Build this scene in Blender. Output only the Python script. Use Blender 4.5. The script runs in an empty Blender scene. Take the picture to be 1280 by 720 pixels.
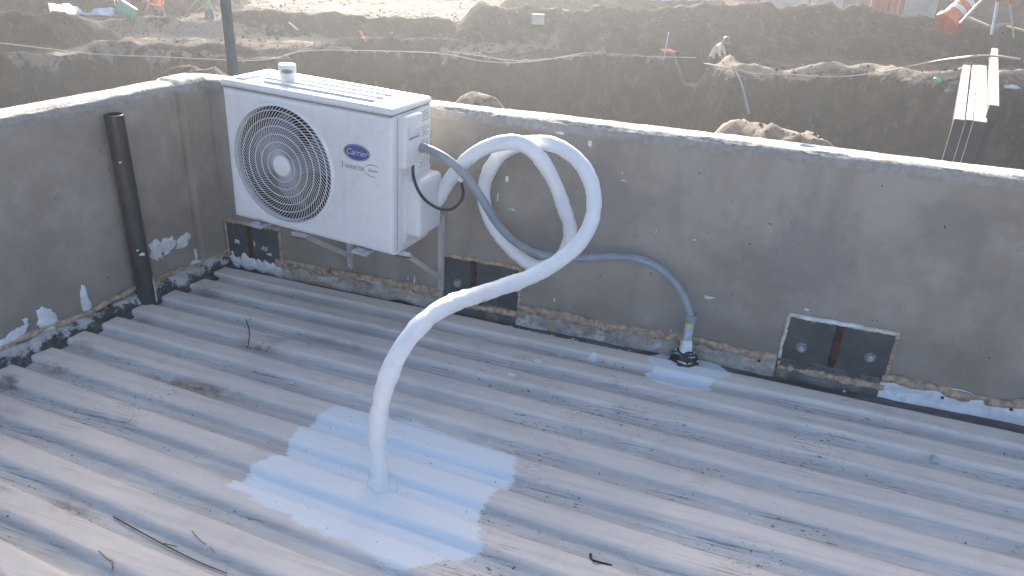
import bpy, bmesh, math, random
import numpy as np
from mathutils import Vector, Matrix, Quaternion, noise as mnoise

S = bpy.context.scene
COL = S.collection
random.seed(7)
RNG = np.random.RandomState(11)
PI = math.pi

# ------------------------------------------------------------------ camera
CAM = np.array([2.40476, -2.86275, 1.51865])
YAW, PITCH, ROLL, FPX = -0.30467, -0.44636, 0.04829, 944.97
def cam_axes():
    cy, sy = math.cos(YAW), math.sin(YAW)
    f = np.array([math.cos(PITCH)*sy, math.cos(PITCH)*cy, math.sin(PITCH)])
    r = np.array([cy, -sy, 0.0]); u = np.cross(r, f)
    c, s = math.cos(ROLL), math.sin(ROLL)
    return c*r + s*u, -s*r + c*u, f
RT, UP, FW = cam_axes()
cd = bpy.data.cameras.new('camera'); cam = bpy.data.objects.new('camera', cd); COL.objects.link(cam)
m = Matrix.Identity(4)
for i in range(3):
    m[i][0] = RT[i]; m[i][1] = UP[i]; m[i][2] = -FW[i]; m[i][3] = CAM[i]
cam.matrix_world = m
cd.sensor_width = 36; cd.lens = FPX/1280*36; cd.clip_start = .05; cd.clip_end = 2000
S.camera = cam

# ------------------------------------------------------------------ light
SUN_AZ, SUN_EL = math.radians(-22), math.radians(21)
w = bpy.data.worlds.new('World'); S.world = w; w.use_nodes = True
bg = w.node_tree.nodes['Background']
sky = w.node_tree.nodes.new('ShaderNodeTexSky'); sky.sky_type = 'NISHITA'; sky.sun_disc = False
sky.sun_elevation = SUN_EL; sky.sun_rotation = SUN_AZ; sky.dust_density = 5; sky.air_density = .75; sky.ozone_density = .15
w.node_tree.links.new(sky.outputs[0], bg.inputs[0]); bg.inputs[1].default_value = .13
sd = bpy.data.lights.new('sun', 'SUN'); sd.energy = 3.6; sd.angle = math.radians(.5); sd.color = (1, .95, .87)
sun = bpy.data.objects.new('sun', sd); COL.objects.link(sun)
sv = Vector((math.sin(SUN_AZ)*math.cos(SUN_EL), math.cos(SUN_AZ)*math.cos(SUN_EL), math.sin(SUN_EL)))
sun.rotation_euler = (-sv).to_track_quat('-Z', 'Y').to_euler()
S.view_settings.view_transform = 'Standard'; S.view_settings.look = 'None'
S.view_settings.exposure = 1.65; S.view_settings.gamma = 1
S.cycles.max_bounces = 6; S.cycles.volume_bounces = 1

# ------------------------------------------------------------------ helpers
def ray(px, py):
    return RT*((px-640)/FPX) + UP*((360-py)/FPX) + FW
def at_y(px, py, y):
    d = ray(px, py); return Vector(CAM + d*((y-CAM[1])/d[1]))
def at_z(px, py, z):
    d = ray(px, py); return Vector(CAM + d*((z-CAM[2])/d[2]))
def at_dist(px, py, r):
    d = ray(px, py); return Vector(CAM + d*(r/math.hypot(d[0], d[1])))
LA = -0.1339
def left_pt(d, z, off=0.0):      # a point of the left wall's inner face, d metres from the corner
    return Vector((d*math.sin(LA)+off*math.cos(LA), -d*math.cos(LA)+off*math.sin(LA), z))
def on_left(px, py, off=0.0):
    d = ray(px, py); n = np.array([math.cos(LA), math.sin(LA), 0]); t = (off-CAM@n)/(d@n)
    return Vector(CAM+d*t)

def tag(o, label=None, cat=None, group=None, kind=None):
    if label: o['label'] = label
    if cat: o['category'] = cat
    if group: o['group'] = group
    if kind: o['kind'] = kind
    return o
def empty(name, loc, rot=(0, 0, 0), **k):
    o = bpy.data.objects.new(name, None); COL.objects.link(o); o.location = loc; o.rotation_euler = rot
    o.empty_display_size = .05
    return tag(o, **k)
class MB:
    def __init__(s): s.v = []; s.f = []; s.mi = []
    def add(s, v, f, mi=0):
        n = len(s.v); s.v += [tuple(p) for p in v]; s.f += [tuple(i+n for i in q) for q in f]; s.mi += [mi]*len(f)
    def bm(s, bm, M=None, mi=0):
        bm.verts.ensure_lookup_table()
        if M is not None: bm.transform(M)
        s.add([v.co[:] for v in bm.verts], [[v.index for v in f.verts] for f in bm.faces], mi); bm.free()
        return s
    def box(s, lo, hi, bev=0, seg=2, M=None, mi=0):
        b = bmesh.new(); bmesh.ops.create_cube(b, size=1)
        lo, hi = Vector(lo), Vector(hi)
        for v in b.verts: v.co = Vector([(lo[i]+hi[i])/2+v.co[i]*(hi[i]-lo[i]) for i in range(3)])
        if bev: bmesh.ops.bevel(b, geom=b.edges[:], offset=bev, segments=seg, profile=.5, affect='EDGES')
        b.verts.index_update(); return s.bm(b, M, mi)
    def tube(s, pts, r, n=12, cap=True, mi=0, rf=None):
        pts = [Vector(p) for p in pts]; N = len(pts); V = []; F = []
        t0 = (pts[1]-pts[0]).normalized(); up = Vector((0, 0, 1)) if abs(t0.z) < .9 else Vector((1, 0, 0))
        nrm = t0.cross(up).normalized(); prev = t0
        for i, p in enumerate(pts):
            t = (pts[min(i+1, N-1)]-pts[max(i-1, 0)]).normalized()
            q = prev.rotation_difference(t); nrm = (q @ nrm); nrm = (nrm-t*nrm.dot(t)).normalized(); prev = t
            bi = t.cross(nrm); R_ = r[i] if hasattr(r, '__len__') else r
            for k in range(n):
                a = 2*PI*k/n; rr = R_*(rf(i, a) if rf else 1)
                V.append(p+(nrm*math.cos(a)+bi*math.sin(a))*rr)
        for i in range(N-1):
            for k in range(n):
                F.append((i*n+k, i*n+(k+1) % n, (i+1)*n+(k+1) % n, (i+1)*n+k))
        if cap: F.append(tuple(range(n))[::-1]); F.append(tuple((N-1)*n+k for k in range(n)))
        s.add(V, F, mi); return s
    def lathe(s, prof, n=32, M=None, mi=0, cap=True):
        V = []; F = []
        for (r, z) in prof:
            for k in range(n): V.append(Vector((r*math.cos(2*PI*k/n), r*math.sin(2*PI*k/n), z)))
        for i in range(len(prof)-1):
            for k in range(n): F.append((i*n+k, i*n+(k+1) % n, (i+1)*n+(k+1) % n, (i+1)*n+k))
        if cap: F.append(tuple(range(n))[::-1]); F.append(tuple((len(prof)-1)*n+k for k in range(n)))
        if M is not None: V = [M @ v for v in V]
        s.add(V, F, mi); return s
    def build(s, name, mats, parent=None, smooth=None, origin=None, **k):
        me = bpy.data.meshes.new(name)
        V = s.v
        if origin is not None: V = [(a-origin[0], b-origin[1], c-origin[2]) for a, b, c in V]
        me.from_pydata(V, [], s.f)
        if not isinstance(mats, (list, tuple)): mats = [mats]
        for q in mats: me.materials.append(q)
        me.polygons.foreach_set('material_index', s.mi)
        b = bmesh.new(); b.from_mesh(me); bmesh.ops.recalc_face_normals(b, faces=b.faces); b.to_mesh(me); b.free()
        o = bpy.data.objects.new(name, me); COL.objects.link(o)
        if origin is not None: o.location = origin
        if parent: o.parent = parent
        if smooth is not None: shade(me, smooth)
        return tag(o, **k)
def shade(me, ang=40):
    me.polygons.foreach_set('use_smooth', [True]*len(me.polygons))
    try: me.set_sharp_from_angle(angle=math.radians(ang))
    except Exception: pass
def spline(P, per=10):
    P = [Vector(p) for p in P]; out = []
    Q = [2*P[0]-P[1]]+P+[2*P[-1]-P[-2]]
    for i in range(1, len(Q)-2):
        for j in range(per):
            t = j/per; a, b, c, d = Q[i-1:i+3]
            out.append(.5*((2*b)+(c-a)*t+(2*a-5*b+4*c-d)*t*t+(3*b-a-3*c+d)*t**3))
    out.append(P[-1]); return out
def grid_mesh(name, V, nu, nv, mat, parent=None, smooth=True, attrs=None, origin=None):   # V: (nu,nv,3)
    me = bpy.data.meshes.new(name); n = nu*nv
    me.vertices.add(n); me.vertices.foreach_set('co', V.reshape(-1).astype(np.float32))
    i, j = np.meshgrid(np.arange(nu-1), np.arange(nv-1), indexing='ij'); a = (i*nv+j).ravel()
    q = np.stack([a, a+nv, a+nv+1, a+1], 1).astype(np.int32); nf = len(q)
    me.loops.add(nf*4); me.loops.foreach_set('vertex_index', q.ravel())
    me.polygons.add(nf); me.polygons.foreach_set('loop_start', np.arange(0, nf*4, 4, dtype=np.int32))
    try: me.polygons.foreach_set('loop_total', np.full(nf, 4, dtype=np.int32))
    except Exception: pass
    me.update(calc_edges=True); me.validate()
    if smooth: me.polygons.foreach_set('use_smooth', [True]*nf)
    for k, a in (attrs or {}).items():
        at = me.attributes.new(k, 'FLOAT', 'POINT'); at.data.foreach_set('value', a.ravel().astype(np.float32))
    me.materials.append(mat)
    o = bpy.data.objects.new(name, me); COL.objects.link(o)
    if parent: o.parent = parent
    return o
# numpy value noise
def vnoise(x, y, seed=0):
    xi = np.floor(x).astype(np.int64); yi = np.floor(y).astype(np.int64); fx = x-xi; fy = y-yi
    fx = fx*fx*(3-2*fx); fy = fy*fy*(3-2*fy)
    def h(a, b):
        q = (a*374761393+b*668265263+seed*974634777) & 0xffffffff
        q = ((q ^ (q >> 13))*1274126177) & 0xffffffff
        return ((q ^ (q >> 16)) & 0xffffff)/float(0xffffff)
    return (h(xi, yi)*(1-fx)+h(xi+1, yi)*fx)*(1-fy)+(h(xi, yi+1)*(1-fx)+h(xi+1, yi+1)*fx)*fy
def fbm(x, y, o=4, seed=0):
    s = 0; a = 1; t = 0
    for k in range(o):
        s = s+a*(vnoise(x*2**k+17.3*k, y*2**k-9.1*k, seed+k)-.5); t += a; a *= .5
    return s/t*2

# ------------------------------------------------------------------ materials
class NT:
    def __init__(s, name):
        s.m = bpy.data.materials.new(name); s.m.use_nodes = True; s.t = s.m.node_tree; s.b = s.t.nodes['Principled BSDF']
        s.co = s.t.nodes.new('ShaderNodeTexCoord').outputs['Object']
    def n(s, t, **k):
        q = s.t.nodes.new('ShaderNode'+t)
        for a, v in k.items(): setattr(q, a, v)
        return q
    def put(s, sock, v):
        if isinstance(v, bpy.types.NodeSocket): s.t.links.new(v, sock)
        elif isinstance(v, (tuple, list)) and len(v) == 3 and sock.type == 'RGBA': sock.default_value = (*v, 1)
        else: sock.default_value = v
    def noise(s, scale, det=4, rough=.55, stretch=None, dist=0, off=0):
        co = s.co
        if stretch or off:
            mp = s.n('Mapping'); s.put(mp.inputs['Vector'], co); mp.inputs['Scale'].default_value = stretch or (1, 1, 1)
            mp.inputs['Location'].default_value = (off, off*.7, off*.3); co = mp.outputs[0]
        q = s.n('TexNoise'); s.put(q.inputs['Vector'], co); q.inputs['Scale'].default_value = scale
        q.inputs['Detail'].default_value = det; q.inputs['Roughness'].default_value = rough; q.inputs['Distortion'].default_value = dist
        return q.outputs['Fac']
    def math(s, op, a, b=0.0, c=None):
        q = s.n('Math', operation=op); s.put(q.inputs[0], a); s.put(q.inputs[1], b)
        if c is not None: s.put(q.inputs[2], c)
        return q.outputs[0]
    def ramp(s, x, lo, hi, a=0.0, b=1.0):
        q = s.n('MapRange'); q.interpolation_type = 'SMOOTHSTEP'; s.put(q.inputs[0], x)
        for i, v in zip((1, 2, 3, 4), (lo, hi, a, b)): s.put(q.inputs[i], v)
        return q.outputs[0]
    def mix(s, f, a, b):
        q = s.n('Mix', data_type='RGBA'); s.put(q.inputs[0], f); s.put(q.inputs[6], a); s.put(q.inputs[7], b); return q.outputs[2]
    def attr(s, name):
        return s.n('Attribute', attribute_name=name).outputs['Fac']
    def xyz(s):
        q = s.n('SeparateXYZ'); s.put(q.inputs[0], s.co); return q.outputs
    def bump(s, h, strength=.3, dist=.01):
        q = s.n('Bump'); s.put(q.inputs['Height'], h); q.inputs['Strength'].default_value = strength; q.inputs['Distance'].default_value = dist
        s.put(s.b.inputs['Normal'], q.outputs[0])
    def out(s, col, rough=.6, metal=0, spec=None):
        s.put(s.b.inputs['Base Color'], col); s.put(s.b.inputs['Roughness'], rough); s.put(s.b.inputs['Metallic'], metal)
        if spec is not None: s.b.inputs['Specular IOR Level'].default_value = spec
        return s.m
def simple(name, col, rough=.5, metal=0, var=.12, scale=20, bump=0, bscale=60, bd=.002, dirt=None, spec=None):
    t = NT(name); n = t.noise(scale, 5)
    c = t.mix(t.ramp(n, .3, .7), tuple(x*(1-var) for x in col), tuple(min(1, x*(1+var)) for x in col))
    if dirt:
        c = t.mix(t.ramp(t.noise(scale*.6, 6, .65, off=3), .55, .75), c, dirt)
    if bump: t.bump(t.noise(bscale, 4), bump, bd)
    return t.out(c, rough, metal, spec)

def mat_concrete():
    t = NT('wall_concrete')
    x, y, z = t.xyz()[:3]
    big = t.noise(1.6, 6, .6, dist=.6); mid = t.noise(7, 6, .62, off=5); fine = t.noise(90, 3, .6); st = t.noise(3.0, 5, .6, stretch=(2.2, 2.2, .45), off=2)
    c = t.mix(t.ramp(big, .36, .64), (.285, .262, .234), (.375, .350, .318))
    c = t.mix(t.math('MULTIPLY', t.ramp(mid, .42, .68), .55), c, (.40, .38, .355))
    c = t.mix(t.math('MULTIPLY', t.ramp(st, .5, .72), .45), c, (.25, .24, .228))
    c = t.mix(t.math('MULTIPLY', t.ramp(t.noise(2.3, 3, .5, off=11), .56, .66), .5), c, (.235, .232, .228))
    # lower zone darker, brownish
    low = t.ramp(z, .38, .0)
    c = t.mix(t.math('MULTIPLY', low, t.ramp(t.noise(4, 4, off=8), .35, .65, .1, .55)), c, (.225, .188, .16))
    dv = t.n('VectorMath', operation='DISTANCE'); t.put(dv.inputs[0], t.co); q_ = at_y(1005, 325, 0); dv.inputs[1].default_value = (q_.x, q_.y, q_.z)
    sm = t.math('ADD', dv.outputs['Value'], t.math('MULTIPLY', t.math('SUBTRACT', t.noise(6, 6, .65, off=41, dist=.4), .5), .55))
    c = t.mix(t.math('MULTIPLY', t.ramp(sm, .27, .08), .5), c, (.205, .205, .208))
    # rough band of mortar under the top edge
    e = t.math('ADD', z, t.math('MULTIPLY', t.math('SUBTRACT', t.noise(9, 5, .6, off=4), .5), .05))
    band = t.math('MULTIPLY', t.ramp(e, .785, .800), .7)
    c = t.mix(band, c, t.mix(t.ramp(t.noise(40, 5, off=1), .4, .6), (.30, .305, .31), (.38, .38, .38)))
    # rough top of the wall, sunlit brightness put into its paler colour
    nz = t.n('NewGeometry').outputs['Normal']; sp = t.n('SeparateXYZ'); t.put(sp.inputs[0], nz)
    top = t.ramp(sp.outputs[2], .35, .6)
    tc = t.mix(t.ramp(t.noise(55, 6, .7, stretch=(1, 1, 1), off=6), .38, .58), (.36, .34, .31), (.70, .67, .62))
    tc = t.mix(t.ramp(t.noise(24, 6, .7, stretch=(.5, 1.5, 1), off=26), .52, .62), tc, (.24, .225, .21))
    c = t.mix(top, c, tc)
    c = t.mix(t.ramp(fine, .66, .74), c, (.36, .35, .33))
    c = t.mix(t.ramp(t.noise(48, 2, off=9), .74, .78), c, (.09, .085, .08))
    h = t.math('ADD', t.math('MULTIPLY', fine, .35), mid); t.bump(h, .5, .008)
    return t.out(c, .92, 0, .25)

def mat_roof():
    t = NT('roof_sheet')
    prof = t.attr('prof'); paint = t.attr('paint'); rust = t.attr('rust'); chan = t.attr('chan')
    st1 = t.noise(5, 7, .68, stretch=(.30, 6, 1)); st2 = t.noise(17, 6, .65, stretch=(.16, 9, 1), off=3); st3 = t.noise(40, 4, .6, stretch=(.08, 8, 1), off=23)
    blot = t.noise(2.6, 6, .65, off=4, dist=.5); blot2 = t.noise(8, 6, .7, off=14); fine = t.noise(110, 4, .7); grain = t.noise(260, 2, .5)
    c = t.mix(t.ramp(blot, .35, .65), (.80, .72, .65), (.70, .645, .60))
    c = t.mix(t.math('MULTIPLY', t.ramp(st1, .46, .66), .5), c, (.54, .51, .49))
    c = t.mix(t.math('MULTIPLY', t.ramp(blot2, .52, .72), .4), c, (.56, .48, .42))
    v = t.mix(t.ramp(blot, .38, .62), (.64, .63, .62), (.54, .535, .525))
    v = t.mix(t.math('MULTIPLY', t.ramp(st1, .42, .66), .6), v, (.43, .43, .43))
    v = t.mix(t.math('MULTIPLY', t.ramp(blot2, .5, .7), .5), v, (.49, .465, .435))
    v = t.mix(t.math('MULTIPLY', t.ramp(st2, .54, .68), .6), v, (.31, .31, .31))
    pe = t.math('ADD', prof, t.math('MULTIPLY', t.math('SUBTRACT', st2, .5), .6))
    pe = t.math('ADD', pe, t.math('MULTIPLY', t.math('SUBTRACT', blot2, .5), .7))
    c = t.mix(t.ramp(pe, .30, .85), v, c)
    c = t.mix(t.math('MULTIPLY', t.ramp(st3, .58, .68), .35), c, (.40, .385, .38))           # hairline scratches
    c = t.mix(t.math('MULTIPLY', t.ramp(fine, .55, .72), .3), c, (.42, .41, .40))
    c = t.mix(t.math('MULTIPLY', t.ramp(grain, .35, .2), .3), c, (.8, .78, .76))
    spk = t.noise(70, 5, .75, stretch=(.6, 1.4, 1), off=8); patch = t.noise(2.2, 4, .6, off=13)
    foot = t.ramp(t.math('ABSOLUTE', t.math('SUBTRACT', prof, .12)), .35, .0)
    dens = t.math('ADD', patch, t.math('MULTIPLY', foot, .10))
    sp = t.math('MULTIPLY', t.ramp(spk, .585, .635), t.ramp(dens, .53, .64))
    c = t.mix(sp, c, (.085, .08, .078))
    c = t.mix(t.math('MULTIPLY', t.math('MULTIPLY', t.ramp(st2, .52, .64), t.ramp(dens, .52, .66)), .6), c, (.12, .115, .115))
    rr = t.math('MULTIPLY', rust, t.ramp(t.noise(13, 6, .75, off=2, stretch=(.6, 1.3, 1)), .28, .56))
    c = t.mix(t.ramp(rr, .08, .85), c, t.mix(t.ramp(t.noise(30, 4, off=5), .35, .6), (.13, .085, .06), (.32, .23, .175)))
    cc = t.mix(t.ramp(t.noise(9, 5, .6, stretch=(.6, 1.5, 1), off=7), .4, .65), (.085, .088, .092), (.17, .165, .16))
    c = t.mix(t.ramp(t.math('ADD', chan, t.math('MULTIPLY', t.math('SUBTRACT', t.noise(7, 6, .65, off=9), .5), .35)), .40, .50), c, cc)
    pn = t.math('ADD', paint, t.math('MULTIPLY', t.math('SUBTRACT', t.noise(15, 7, .7, stretch=(.7, 1.4, 1), off=1), .5), .075))
    pm = t.ramp(t.math('ADD', pn, t.math('MULTIPLY', t.math('SUBTRACT', t.noise(55, 5, .7, stretch=(.35, 1.8, 1), off=51), .5), .05)), -.004, .012)
    pc = t.mix(t.ramp(t.noise(9, 4, stretch=(.5, 2, 1)), .3, .7), (.72, .81, .885), (.77, .84, .89))
    pc = t.mix(t.math('MULTIPLY', t.ramp(prof, .5, 1), .7), pc, (.83, .85, .87))
    pc = t.mix(t.ramp(t.noise(80, 3, off=31), .72, .75), pc, (.2, .2, .22))
    c = t.mix(t.math('MULTIPLY', pm, t.ramp(st3, .75, .60, .6, .95)), c, pc)
    t.bump(t.math('ADD', t.math('MULTIPLY', fine, .5), t.math('ADD', st1, t.math('MULTIPLY', blot2, .6))), .35, .005)
    return t.out(c, t.mix(pm, (.66, .66, .66), (.6, .6, .6)), 0, .3)

def mat_soil():
    t = NT('soil'); sand = t.attr('sand')
    big = t.noise(.28, 6, .6); mid = t.noise(1.7, 6, .65, off=3); fine = t.noise(9, 6, .7, off=7)
    c = t.mix(t.ramp(big, .38, .62), (.046, .038, .036), (.064, .056, .054))
    c = t.mix(t.math('MULTIPLY', t.ramp(mid, .48, .7), .6), c, (.115, .092, .078))
    c = t.mix(t.math('MULTIPLY', t.ramp(fine, .6, .72), .7), c, (.18, .16, .145))
    c = t.mix(t.math('MULTIPLY', t.ramp(fine, .42, .3), .6), c, (.07, .055, .048))
    vs = t.noise(2.2, 5, .65, stretch=(2.2, 2.2, .35), off=31); c = t.mix(t.math('MULTIPLY', t.ramp(vs, .55, .70), .55), c, (.14, .112, .094)); c = t.mix(t.math('MULTIPLY', t.ramp(vs, .45, .30), .6), c, (.05, .04, .035))
    s = t.math('ADD', sand, t.math('MULTIPLY', t.math('SUBTRACT', t.noise(3.5, 6, .7, off=5), .5), .9))
    sc = t.mix(t.ramp(fine, .3, .7), (.19, .16, .135), (.29, .255, .215))
    c = t.mix(t.ramp(s, .45, .62), c, sc)  # pale tone for sandy soil and for painted-in sunlit bands
    t.bump(t.math('ADD', t.math('MULTIPLY', fine, .6), mid), .8, .10)
    return t.out(c, .95, 0, .15)

M = {}
M['concrete'] = mat_concrete(); M['roof'] = mat_roof(); M['soil'] = mat_soil()
def mat_ac():
    t = NT('white_enamel'); n = t.noise(2.5, 4); g = t.noise(14, 6, .7, off=2)
    c = t.mix(t.ramp(n, .3, .7), (.73, .735, .745), (.78, .78, .78))
    c = t.mix(t.math('MULTIPLY', t.ramp(g, .52, .75), .35), c, (.58, .56, .53)); c = t.mix(t.math('MULTIPLY', t.ramp(t.noise(5, 6, .7, stretch=(6, 6, .5), off=9), .55, .72), .28), c, (.56, .54, .51))
    t.bump(t.noise(220, 2), .05, .0006); return t.out(c, .34, 0, .5)
M['enamel'] = mat_ac()
M['enamel_grey'] = simple('pale_plastic', (.66, .67, .68), .4, 0, .04, 6, dirt=(.56, .55, .53))
M['slot'] = simple('slot_shadow_grey', (.30, .30, .31), .6)
M['dark_in'] = simple('dark_interior', (.05, .055, .065), .6)
M['fan'] = simple('fan_plastic', (.13, .16, .25), .35)
M['coil'] = simple('coil_fins', (.025, .03, .04), .45, .4, .3, 60)
M['blue'] = simple('badge_blue', (.075, .10, .30), .3, 0, .05)
M['silver'] = simple('badge_silver', (.62, .64, .68), .3, .3, .05)
M['print'] = simple('grey_print', (.24, .25, .27), .5, 0, .1)
M['galv'] = simple('galvanised_steel', (.52, .54, .57), .42, .55, .15, 30, dirt=(.35, .34, .33))
M['bracket'] = simple('bracket_paint', (.62, .62, .62), .4, .1, .08, 15, dirt=(.42, .38, .35))
def mat_wrap():
    t = NT('pipe_wrap'); n = t.noise(9, 5); c = t.mix(t.ramp(n, .35, .7), (.76, .80, .85), (.84, .86, .88))
    c = t.mix(t.math('MULTIPLY', t.ramp(t.noise(34, 5, .7, off=4), .60, .74), .35), c, (.62, .64, .68))
    t.bump(t.math('ADD', t.noise(30, 4), t.math('MULTIPLY', t.noise(140, 3), .3)), .35, .004); return t.out(c, .48, 0, .4)
M['wrap'] = mat_wrap()
M['conduit'] = simple('grey_conduit', (.27, .315, .36), .38, 0, .08, 12, dirt=(.36, .39, .42))
M['zinc'] = simple('zinc_fitting', (.50, .55, .58), .4, .3, .2, 40)
M['washer'] = simple('dull_washer', (.24, .28, .31), .4, .5, .3, 60)
M['cable'] = simple('black_cable', (.035, .045, .055), .35)
M['blackpipe'] = simple('black_drain_plastic', (.048, .053, .060), .33, 0, .2, 10, dirt=(.06, .065, .072), bump=.1)
M['yellow'] = simple('yellow_sticker', (.65, .50, .06), .5)
M['brass'] = simple('yellowish_gland', (.58, .55, .36), .4, .2)
M['foam'] = simple('foam_sealant', (.46, .355, .27), .9, 0, .30, 45, bump=.9, bscale=70, bd=.008, dirt=(.28, .20, .15))
M['foam_pale'] = simple('pale_sealant', (.60, .55, .50), .8, 0, .2, 40, bump=.8, bscale=60, bd=.006)
M['paint'] = simple('white_paint', (.70, .74, .78), .6, 0, .12, 35, bump=.7, bscale=55, bd=.005)
def mat_cement():
    t = NT('cement_fillet'); a = t.noise(11, 6, .7, off=4); b = t.noise(26, 5, .65, off=9)
    c = t.mix(t.ramp(b, .35, .65), (.30, .285, .265), (.46, .445, .42)); c = t.mix(t.ramp(a, .50, .62), c, (.60, .60, .59)); c = t.mix(t.ramp(t.noise(14, 6, .7, off=17), .53, .60), c, (.46, .36, .28))
    c = t.mix(t.ramp(t.noise(30, 4, off=3), .68, .73), c, (.2, .19, .18)); t.bump(t.math('ADD', a, b), 1.0, .012); return t.out(c, .9, 0, .2)
M['cement'] = mat_cement()
M['chan'] = simple('channel_grey', (.13, .13, .13), .8, 0, .3, 14, dirt=(.30, .25, .20))
def mat_plate():
    t = NT('embedded_steel'); n = t.noise(11, 6, .65)
    c = t.mix(t.ramp(n, .35, .68), (.075, .088, .098), (.115, .127, .137)); c = t.mix(t.math('MULTIPLY', t.ramp(t.noise(28, 5, .7, off=3), .62, .72), .6), c, (.14, .10, .08))
    t.bump(n, .2, .002); return t.out(c, .6, .25)
M['plate'] = mat_plate()
M['rust'] = simple('rust', (.075, .036, .028), .85, 0, .35, 40)
def mat_membrane():
    t = NT('bitumen_membrane'); x, y, z = t.xyz()[:3]; a = t.noise(9, 7, .7, off=4); b = t.noise(40, 4, .6, off=2)
    c = t.mix(t.ramp(b, .4, .7), (.045, .050, .056), (.11, .115, .12))
    h = t.math('ADD', t.math('ADD', a, t.math('MULTIPLY', t.math('SUBTRACT', b, .5), .22)), t.math('MULTIPLY', t.math('ADD', z, .045), 2.6))
    pc = t.mix(t.ramp(t.noise(24, 5, off=7), .35, .65), (.40, .42, .44), (.56, .585, .61))
    c = t.mix(t.ramp(h, .50, .60), c, pc); c = t.mix(t.ramp(t.noise(20, 6, .7, off=37), .60, .66), c, (.33, .25, .19)); t.bump(t.math('ADD', a, b), .8, .010); return t.out(c, .65)
M['membrane'] = mat_membrane()
M['goo'] = simple('black_sealant', (.018, .020, .026), .3, 0, .3, 30)
def mat_goo():
    t = NT('smeared_sealant'); x, y, z = t.xyz()[:3]; n = t.noise(60, 5, .6, stretch=(.5, .5, 2.2))
    c = t.mix(t.ramp(n, .55, .61), (.02, .022, .028), (.66, .70, .76)); t.bump(n, .8, .006); return t.out(c, .4)
M['goo2'] = mat_goo()
M['twig'] = simple('dry_twig', (.06, .045, .038), .8)
M['straw'] = simple('dry_stem', (.28, .22, .16), .8)
M['black_steel'] = simple('black_rod', (.025, .025, .03), .4, .5)
M['stone'] = simple('pale_lump', (.46, .50, .55), .9, 0, .2, 40)
M['post'] = simple('grey_post', (.17, .20, .22), .5, .3)
M['beam_shaded'] = simple('girder_steel_shaded', (.045, .06, .085), .5, .2, .12, 3)  # girder steel with the shade of its front faces in the colour
M['beam_sunlit'] = simple('girder_steel_sunlit', (.32, .305, .29), .6, .05, .1, 3, dirt=(.34, .31, .28))  # same girder steel, painted paler for its sunlit top
M['rope'] = simple('pale_hose', (.50, .46, .42), .7)
M['rope2'] = simple('grey_hose', (.25, .25, .24), .6)
M['orange'] = simple('orange_plastic', (.62, .13, .07), .5, 0, .15, 4)
M['whitep'] = simple('white_band', (.70, .70, .70), .5)
M['red'] = simple('red_paint', (.42, .06, .05), .5)
M['skin'] = simple('skin', (.33, .18, .12), .6)
M['teal'] = simple('green_bucket', (.01, .27, .20), .45)
M['tarp'] = simple('blue_tarp', (.28, .42, .58), .6, bump=.5, bscale=4, bd=.05)
M['bluewall'] = simple('blue_cabin', (.12, .25, .45), .5)
M['palewall'] = simple('pale_cabin', (.55, .57, .58), .6)
M['tealwall'] = simple('teal_cabin', (.42, .62, .66), .6)
M['greyconc'] = simple('far_concrete', (.36, .38, .39), .85, 0, .15, 2)
M['stripe'] = simple('blue_white_pole', (.42, .55, .70), .5)
M['wood'] = simple('timber', (.34, .26, .17), .8)

# ------------------------------------------------------------------ the roof
XR = 7.2
ns = 18; NR = 31
s_ = np.concatenate([np.linspace(.26, .62, 8)[:-1], np.arange(.62, NR, 1/ns)[:int((NR-.62)*ns)]])
nu, nv = len(s_), 420
tt = np.linspace(0, 1, nv)**1.25
Sg, Tg = np.meshgrid(s_, tt, indexing='ij')
y_at0 = .0445-.1517*Sg
xl = .1347*y_at0+.052+.012*fbm(Sg*2.1, Sg*0+3, 3, 5)
X = xl+Tg*(XR-xl)
Y = .0445-.1517*Sg-.0101*X-.0079*Sg*X
fr = Sg-np.round(Sg); a = np.abs(fr)
prof = np.clip((.345-a+.02*fbm(X*1.5, Sg*0, 2, 44))/.11, 0, 1); prof = prof*prof*(3-2*prof)
prof[Sg < .60] = 0
Z = -.077+.023*prof+.004*fbm(X*1.1, Sg*.7, 3, 1)+.0022*fbm(X*5, Sg*2.5, 3, 9)+.0008*fbm(X*22, Sg*7, 2, 19)
Z += .004*np.clip(1-np.abs(fr)/.18, 0, 1)*prof*0
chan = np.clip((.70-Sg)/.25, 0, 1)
# left edges of the sheets turned down
Z[:, 0] = -.115
X[:, 1] = X[:, 0]+.002
# painted patch (signed distance, positive inside), splash round the conduit, stray dabs
def sd_poly(X, Y, P):
    d = np.full(X.shape, 1e9); ins = np.zeros(X.shape, bool); n = len(P)
    for i in range(n):
        ax, ay = P[i]; bx, by = P[(i+1) % n]; ex, ey = bx-ax, by-ay
        h = np.clip(((X-ax)*ex+(Y-ay)*ey)/(ex*ex+ey*ey), 0, 1)
        d = np.minimum(d, np.hypot(X-ax-h*ex, Y-ay-h*ey))
        c = (ay > Y) != (by > Y); xx = ax+(Y-ay)*ex/(ey if ey else 1e-9); ins ^= c & (X < xx)
    return np.where(ins, d, -d)
pp = [at_z(px, py, -.062) for px, py in [(418, 508), (520, 522), (652, 568), (640, 602), (600, 640), (602, 690), (535, 712), (500, 716), (400, 668), (285, 610), (318, 580), (352, 566), (372, 535)]]
paint = sd_poly(X, Y, [(q.x, q.y) for q in pp])
def dab(px, py, rx, ry):
    rx *= 1.35; ry *= 1.35
    q = at_z(px, py, -.06); global paint
    paint = np.maximum(paint, (1-np.hypot((X-q.x)/rx, (Y-q.y)/ry))*max(.09, min(rx, ry)*2.2))
dab(860, 456, .12, .085); dab(848, 474, .10, .06); dab(890, 462, .06, .05)
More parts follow.
